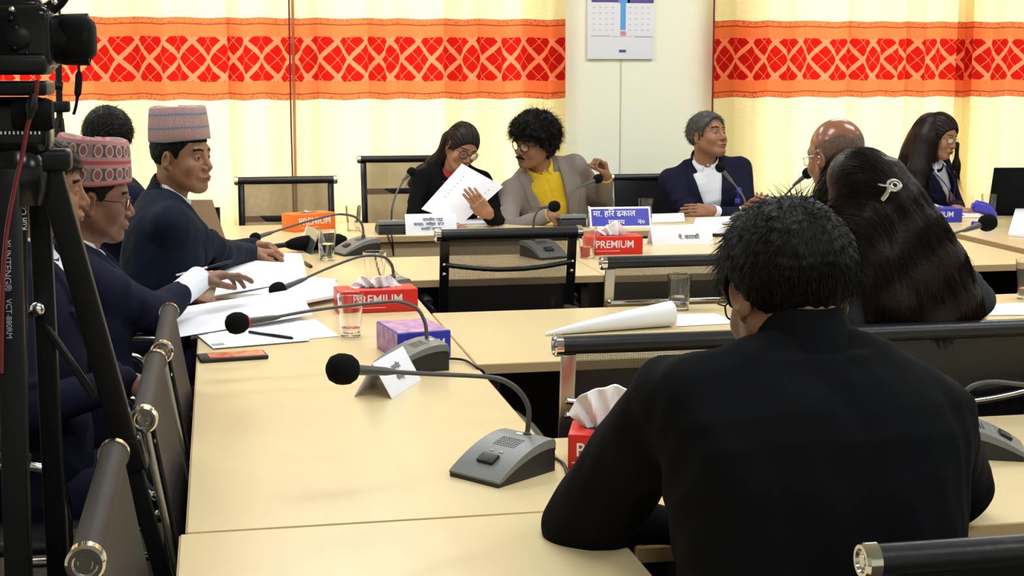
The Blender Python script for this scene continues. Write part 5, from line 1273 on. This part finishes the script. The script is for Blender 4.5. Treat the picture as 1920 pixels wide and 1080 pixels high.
# 10 woman typing
def woman_hair2():
    hc_ = W(1762, 255, 7.48); HR_ = frame_from(R(-148), R(-14), R(-4)); a = dict(thick=0.015, wide=0.95)
    def cover(X, Y, Z):
        hl = np.interp(Y, [-0.2, 0.0, 0.02, 0.04, 0.06, 0.085, 0.3], [-0.2, -0.2, -0.12, -0.02, 0.035, 0.070, 0.075]) - 0.5 * np.maximum(-X - 0.0, 0) * (Y > 0.03)
        return (hl - Z) * 0.7
    v, f = scalp((hc_, HR_, 0.98), a, cover)
    V2, F2 = chains([px4([(1748, 238, 7.50, .072), (1736, 262, 7.48, .062), (1728, 290, 7.46, .050), (1720, 320, 7.44, .046), (1718, 350, 7.42, .038), (1726, 384, 7.40, .016)]),
                     px4([(1742, 240, 7.54, .07), (1726, 265, 7.55, .065), (1712, 288, 7.54, .055), (1703, 315, 7.56, .045), (1695, 345, 7.56, .03)]), px4([(1795, 270, 7.40, .012), (1793, 310, 7.42, .010), (1798, 335, 7.44, .006)])], K=0.06)
    G = [[p[:3] for p in px4([(1775, 212, 7.42, 0), (1755, 205, 7.46, 0), (1730, 225, 7.46, 0), (1722, 260, 7.43, 0), (1716, 300, 7.42, 0), (1712, 340, 7.41, 0), (1725, 390, 7.40, 0)])],
         [p[:3] for p in px4([(1745, 208, 7.5, 0), (1712, 250, 7.52, 0), (1700, 300, 7.54, 0), (1680, 330, 7.55, 0)])]]
    rg = np.random.default_rng(2); st = np.concatenate([v[rg.integers(0, len(v), 700)], V2[rg.integers(0, len(V2), 3000)]]); s1, s2 = flow_strands(st, G, 0.10, 7, 4)
    return [(v, f, 0, True), (V2, F2, 0, True), (s1, s2, 0, True)]
kn = W(1785, 470, 6.95)
P = person('woman with long straight dark hair, thin glasses and blue lanyard typing at the right', W(1728, 500, 7.75)[:2], -140, W(1762, 255, 7.48), (-148, -14, -4),
       {'R': (W(1752, 394, 7.20), (0.9, -.35, 0.0), DN, [0.35, 0.4, 0.45, 0.5], (-.5, .2, -1)), 'L': (W(1790, 392, 7.32), (0.7, -.6, -.1), DN, 0.4, (0.6, .3, -1))}, 'navy', 'skintan', ('hairbrown', 'custom'),
       shoulder=0.165, bulk=0.9, vneck=0.15, vw=0.08, lan=True, glasses=('blackgloss', 0.0235, 0.0012, False), headscale=0.98, trousers='jeans', cuff=False,
       a=dict(wide=0.95, brow=0.0025, eye=0.0025, gaze=(0, 1, -.6), neckw=0.88, hairfn=woman_hair2, collaropen=0.03, spread=1.4))
# 11 woman with the claw clip
HC11 = W(1608, 396, 3.36); HR11 = frame_from(R(38), R(-28), R(-10))
def woman_hair3():
    a = dict(thick=0.013, wide=1.0)
    def cover(X, Y, Z):
        hl = np.interp(Y, [-0.2, -0.01, 0.02, 0.05, 0.085, 0.3], [-0.2, -0.2, -0.06, 0.02, 0.066, 0.07]); return (hl - Z) * 0.7
    v, f = scalp((HC11, HR11, 1.04), a, cover)
    caps = [px4([(1610, 335, 3.26, .075), (1655, 345, 3.24, .060), (1690, 372, 3.20, .045), (1725, 425, 3.17, .050), (1762, 490, 3.16, .055), (1790, 560, 3.17, .055), (1800, 640, 3.2, .05)]),
            px4([(1600, 400, 3.28, .065), (1635, 420, 3.22, .055), (1660, 480, 3.18, .045), (1680, 560, 3.17, .045), (1690, 650, 3.19, .04)]),
            px4([(1680, 400, 3.22, .045), (1700, 450, 3.18, .045), (1725, 520, 3.165, .05), (1745, 600, 3.17, .055), (1750, 660, 3.2, .04)]),
            px4([(1590, 420, 3.30, .045), (1612, 450, 3.22, .030), (1624, 520, 3.19, .022), (1632, 600, 3.18, .012)])]
    V2, F2 = chains(caps, 0.0035)
    V2 = V2 + 0.0
    G = [[W(1530, 350, 3.35), W(1560, 305, 3.28), W(1620, 292, 3.22), W(1665, 335, 3.18), W(1700, 380, 3.16), W(1740, 440, 3.11), W(1785, 520, 3.10), W(1812, 600, 3.11), W(1820, 660, 3.13)],
         [W(1540, 400, 3.3), W(1580, 345, 3.2), W(1630, 340, 3.17), W(1668, 355, 3.15), W(1700, 420, 3.12), W(1730, 500, 3.10), W(1755, 600, 3.10), W(1760, 660, 3.12)],
         [W(1560, 420, 3.3), W(1600, 400, 3.2), W(1640, 420, 3.16), W(1665, 480, 3.13), W(1685, 560, 3.12), W(1695, 650, 3.13)]]
    rg = np.random.default_rng(2); st = np.concatenate([v[rg.integers(0, len(v), 1500)] , V2[rg.integers(0, len(V2), 5600)]]); allg = np.array([p for g_ in G for p in spline(g_, 6)]); st = st[np.sqrt(((st[:, None] - allg[None]) ** 2).sum(2))  .min(1) < 0.09]; s1, s2 = flow_strands(st, G, 0.09, 8, 6, sig=0.025, r=0.0008)
    return [(v, f, 0, True), (V2, F2, 0, True), (s1, s2, 0, True)]
P11 = person('woman with long dark hair in a silver claw clip and charcoal jacket, seen from behind', (float(W(1705, 600, 3.30)[0]), 3.32), 5, HC11, (38, -28, -10),
       {'L': (W(1560, 560, 3.85), (0.5, 1, 0), DN, 0.4, (-1, -.2, -.6)), 'R': (W(1800, 560, 3.85), (-.3, 1, 0), DN, 0.4, (1, -.2, -.6))}, 'charcoal', 'skinbrown', ('hairbrown', 'custom'),
       shoulder=0.165, bulk=0.95, headscale=1.04, cuff=False, shirtcollar=False, a=dict(hairfn=woman_hair3, neckback=0.0))
# claw clip
c0 = W(1672, 349, 3.125); t = thing('hair_clip', 'silver claw clip in the long dark hair of the woman in charcoal', 'hair clip', tuple(c0))
ringp = [(0.016 * math.cos(k * math.pi / 9) + .006, 0.006 * math.sin(k * math.pi / 9), 0.011 * math.sin(k * math.pi / 9) + .002) for k in range(19)]
MB().tube(ringp, 0.0036, 8, cap=False).obj('clip_ring', 'silver', t)
ringp = [(0.008 * math.cos(k * math.pi / 6) + .006, 0.004 * math.sin(k * math.pi / 6) - .003, 0.006 * math.sin(k * math.pi / 6) + .002) for k in range(13)]
MB().tube(ringp, 0.0022, 8, cap=False).obj('inner_ring', 'silver', t)
for q, (dx, dz) in enumerate([(-.034, .004), (-.022, -.032)]):
    MB().tube(spline([(-.006, 0, 0), (dx * .5, -.004, dz * .4), (dx, 0.002, dz)], 4), [0.006] * 4 + [0.0055] * 4 + [0.004], 8, flat=0.5).obj('claw', 'silver', t)
# 12 man in black, nearest
P12 = person('man in black suit nearest the camera, seen from behind leaning on the table', (0.895, 1.93), 0, W(1474, 545, 2.14), (9, -26, 2),
       {'L': (W(1350, 1010, 2.30), (0.75, 0.5, 0), DN, 0.4, (-1, 0.1, -.55)), 'R': (W(1690, 935, 2.62), (-.6, 0.8, 0), DN, 0.4, (1, -.25, -.35))}, 'blacksuit', 'skinbrown', ('hairblack', 'spiky'),
       shoulder=0.200, shoulderz=0.035, bulk=1.2, trousers='blacksuit', hres=0.005, headscale=1.07, glasses=('blackgloss', 0.024, 0.0014, False), folds=0.006,
       a=dict(thick=0.020, wide=1.05, nape=-0.125, rough=0.0025, strands=9000, slen=0.036, sr=0.0010, lift=0.10, neckdrop=0.034, trap=0.022, colh=0.045, colf=0.05, armr=0.056, elbr=0.066, elbowL=W(1100, 985, 2.36), elbowR=W(1775, 900, 2.30), crown=(0.01, -0.05, 0.12), front=0.06, neckback=0.0, rsf=0.05, lsf=0.06, rsz=-0.05))

# ------------------------------------------------------------------ paper held by the reading woman (a sheet of some pages)
cs = [W(790, 392, 7.18), W(865, 420, 7.16), W(943, 350, 7.26), W(866, 307, 7.28)]
o = sheet('document', 'white printed pages held up by the woman with round glasses', 'paper', cs, lambda u, v: (0, -0.012 * math.sin(math.pi * u), 0.0), 0.002,
      marks=[(.2 + .0, .85, .80 - .075 * k, .81 - .075 * k + .006) for k in range(7)])

# ------------------------------------------------------------------ film tripod with camera at the left
TX = W(34, 300, 2.45); tp = thing('camera_tripod', 'large black tripod carrying a video camera at the left edge', 'tripod', (float(TX[0]), float(TX[1]), 0)); o0 = np.array([TX[0], TX[1], 0.0])
l_ = lambda a, b, Y: W(a, b, Y) - o0
apex = l_(34, 330, 2.45)
MB().tube([l_(34, 1300, 2.45) * [1, 1, 0] + [0, 0, .45], apex + [0, 0, 0.03]], 0.016, 14).obj('centre_column', 'black', tp)
MB().lathe([(0.0, -0.05), (0.045, -0.045), (0.055, -0.01), (0.055, 0.03), (0.04, 0.05), (0.03, 0.085), (0.042, 0.09), (0.042, 0.11), (0.0, 0.11)], apex, 24).obj('shoulder_hub', 'blackgloss', tp)
def leg(top, foot, w, d, nm='leg'):
    top, foot = np.array(top), np.array(foot); dr = unit(foot - top); L = np.linalg.norm(foot - top)
    sx = unit(np.cross(dr, [0, 1, 0.2])); Rm = np.stack([sx, np.cross(dr, sx), dr], 1)
    o = MB().box((top + top + (foot - top) * .55) / 2 if False else top + (foot - top) * 0.275, (w, d, L * 0.55), Rm, bev=0.004).obj(nm, 'black', tp)
    MB().box(top + (foot - top) * 0.55, (w * 1.35, d * 1.35, 0.06), Rm, bev=0.006).obj('clamp', 'blackgloss', o)
    MB().box(top + (foot - top) * 0.775, (w * .72, d * .72, L * 0.45), Rm, bev=0.003).obj('lower_tube', 'blackmatte', o)
    MB().ball(foot, (0.018, 0.018, 0.012), 12).obj('rubber_foot', 'blackmatte', o)
    return o, Rm
fl = lambda a, b, Y: (l_(a, b, Y) * [1, 1, 0]) + [0, 0, .012]
oA, RA = leg(l_(12, 315, 2.40), fl(28, 1330, 2.20), 0.040, 0.028)
oB, RB = leg(l_(72, 330, 2.50), fl(112, 1150, 2.62), 0.034, 0.026)
oC, RC = leg(l_(88, 300, 2.44), l_(232, 815, 2.50) + (l_(232, 815, 2.50) - l_(88, 300, 2.44)) * 0.95, 0.040, 0.026)
MB().box((l_(34, 300, 2.44) + l_(88, 300, 2.44)) / 2, (0.12, 0.05, 0.035), bev=0.008).obj('leg_bracket', 'black', tp)
MB().tube([l_(68, 585, 2.52), l_(178, 745, 2.48)], 0.007, 8).obj('spreader', 'black', tp)
MB().tube([l_(68, 585, 2.52), l_(20, 600, 2.40)], 0.007, 8).obj('spreader', 'black', tp)
MB().ball(l_(70, 580, 2.48), 0.012, 12).obj('spreader_bolt', 'silver', tp)
# white lettering down the legs
def legtext(s, a, b, size, o_, mt='greyink'):
    A, Bp = l_(*a), l_(*b); dr = unit(Bp - A); out = unit(-(A + o0 - CAMP)); up_ = unit(np.cross(out, dr)); out = np.cross(dr, up_)
    text(s, size, tp, mt, (A + Bp) / 2 + out * 0.002, np.stack([dr, up_, out], 1))
A1, A2 = l_(14, 400, 2.37), l_(15, 500, 2.36); legtext('YUNTENG®', (13, 455, 2.35), (14, 540, 2.34), 0.0145, oA)
legtext('VCT-880RM', (16, 565, 2.335), (17, 630, 2.33), 0.012, oA)
legtext('Kun Codin', (46, 430, 2.42), (43, 368, 2.42), 0.0125, oB, 'white')
# fluid head
hd = l_(30, 235, 2.45)
MB().box(hd, (0.11, 0.10, 0.09), bev=0.02).obj('pan_head', 'blackgloss', tp)
MB().box(l_(40, 165, 2.44), (0.09, 0.13, 0.022), bev=0.005).obj('quick_release_plate', 'black', tp)
MB().lathe([(0, -.03), (.022, -.03), (.026, -.02), (.026, .02), (.022, .03), (0, .03)], l_(62, 215, 2.40), 20, roty(R(90))).obj('tilt_knob', 'blackmatte', tp)
sr_ = MB()
for k in range(10): sr_.box(l_(2 + 8 * k, 249, 2.392), (0.0022, 0.003, 0.0045))
sr_.obj('scale_lettering', 'white', tp, False)
# video camera
vc = thing('video_camera', 'black video camera with lens hood on the large tripod', 'camera', tuple(W(42, 70, 2.44))); vo = W(42, 70, 2.44)
v_ = lambda a, b, Y: W(a, b, Y) - vo
MB().box(v_(35, 70, 2.44), (0.115, 0.10, 0.100), rotz(R(-4)), bev=0.016).obj('camera_body', 'blackgloss', vc)
MB().box(v_(20, 122, 2.42), (0.12, 0.11, 0.03), bev=0.008).obj('camera_base', 'black', vc)
MB().lathe([(0, -.05), (0.036, -.05), (0.038, -.045), (0.038, 0.0), (0.040, 0.005), (0.041, .045), (0.036, .045), (0.034, 0.0), (0, 0)], v_(112, 74, 2.44), 28, roty(R(90))).obj('lens_barrel', 'black', vc)
MB().box(v_(145, 72, 2.44), (0.055, 0.082, 0.070), rotz(R(-2)), bev=0.018).obj('lens_hood', 'blackmatte', vc)
MB().box(v_(28, 12, 2.44), (0.085, 0.075, 0.030), bev=0.012).obj('viewfinder_housing', 'blackgloss', vc)
MB().tube(spline([v_(60, 30, 2.44), v_(95, 15, 2.44), v_(118, -12, 2.44), v_(105, -40, 2.44)], 6), 0.012, 10).obj('top_handle', 'black', vc)
MB().lathe([(0, -.004), (.016, -.004), (.018, 0), (.014, .003), (0, .003)], v_(35, 72, 2.385), 20, rotx(R(90))).obj('control_dial', 'black', vc)
for a_, b_, r_ in [(20, 35, .004), (30, 52, .0035), (28, 90, .004), (50, 100, .0035), (22, 18, .005), (102, 4, .005)]:
    MB().ball(v_(a_, b_, 2.385), r_, 10).obj('button', 'chrome' if r_ > .0045 else 'blackgloss', vc)
MB().box(v_(5, 65, 2.39), (0.045, 0.006, 0.065), bev=0.002).obj('side_screen', 'blackmatte', vc)
# red cable and its strap
def cable(label, pts, r, mt='black', nm='cable'):
    o = MB().tube(spline([W(*p) for p in pts], 10), r, 8); c = o.v[0].mean(0); o.v[0] = o.v[0] - c; ob = o.obj(nm, mt); ob.location = c; return tag(ob, label, 'cable')
M['redcable'] = mat('dark red cable', (0.14, 0.008, 0.010), 0.4)
cable('dark red cable hanging from the video camera down the tripod', [(70, 150, 2.36), (64, 200, 2.36), (52, 235, 2.355), (42, 290, 2.35), (28, 350, 2.34), (12, 440, 2.33), (4, 560, 2.32), (2, 700, 2.31)], 0.0035, 'redcable')
sp_ = MB().tube([W(62, 175, 2.36), W(60, 200, 2.36), W(55, 225, 2.36)], [0.008, 0.016, 0.007], 12, flat=.6); c = sp_.v[0].mean(0); sp_.v[0] = sp_.v[0] - c; ob = sp_.obj('cable_joint', 'black'); ob.location = c; tag(ob, 'black rubber cable joint hanging under the video camera', 'cable')
# second, thin light stand near the window
sx = W(112, 240, 6.9); st = thing('light_stand', 'thin black stand by the window behind the man in the red cap', 'stand', (float(sx[0]), float(sx[1]), 0)); so_ = np.array([sx[0], sx[1], 0]); s_ = lambda a, b: W(a, b, 6.9) - so_
MB().tube([s_(112, 100) + [0, 0, .25], s_(112, 230)], 0.015, 10).obj('pole', 'black', st)
MB().box(s_(112, 200), (0.09, 0.06, 0.05), bev=.01).obj('collar', 'black', st)
for (a_, b_) in ((70, -.35), (112, .3), (150, -.15)):
    f_ = s_(a_ * 2 - 112, 900) * [1, 1, 0] + [0, b_, .012]; MB().tube([s_(112, 205) + (f_ - s_(112, 205)) * .03, f_], 0.013, 8).obj('leg', 'black', st)
MB().tube(spline([s_(146, 95), s_(148, 140), s_(144, 190), s_(138, 215)], 6), [0.006] * 6 + [0.016] * 5 + [.007] * 8, 8).obj('strap', 'blackmatte', st)
MB().tube([s_(100, 160), s_(118, 162)], 0.02, 10).obj('lock_knob', 'black', st)
# tan board edge behind the man in the pale cap
b0, b1, b2 = W(372, 372, 6.3), W(408, 372, 6.3), W(425, 455, 6.3); z0_ = 0.30
vv = np.array([W(350, 375, 6.3), W(398, 375, 6.3), W(425, 455, 6.3), W(350, 455, 6.3)]); c = vv.mean(0); vv = vv - c
MB().add(np.concatenate([vv, vv + [0.0, 0.03, 0]]), [(0, 3, 2, 1), (4, 5, 6, 7), (0, 1, 5, 4), (1, 2, 6, 5), (2, 3, 7, 6), (3, 0, 4, 7)])
ch = thing('visitor_chair', 'tan upholstered chair back behind the man in the pale cap', 'chair', (float(c[0]), float(c[1]), 0))
MB().add(np.concatenate([vv, vv + [0.0, 0.03, 0]]) + [0, 0, c[2]], [(0, 3, 2, 1), (4, 5, 6, 7), (0, 1, 5, 4), (1, 2, 6, 5), (2, 3, 7, 6), (3, 0, 4, 7)]).obj('backrest', 'tan', ch, False)
MB().box((-.10, -0.2, 0.45), (0.40, 0.42, 0.05), bev=0.015).obj('seat', 'tan', ch)
for dx in (-.28, .08):
    for dy in (-.38, 0.0): MB().tube([(dx, dy, 0.43), (dx, dy, 0.0)], 0.013, 8).obj('leg', 'black', ch)
for dx in (-.12, .06): MB().tube([(dx, 0.01, 0.43), (dx, 0.02, 0.95)], 0.012, 8).obj('back_post', 'black', ch)
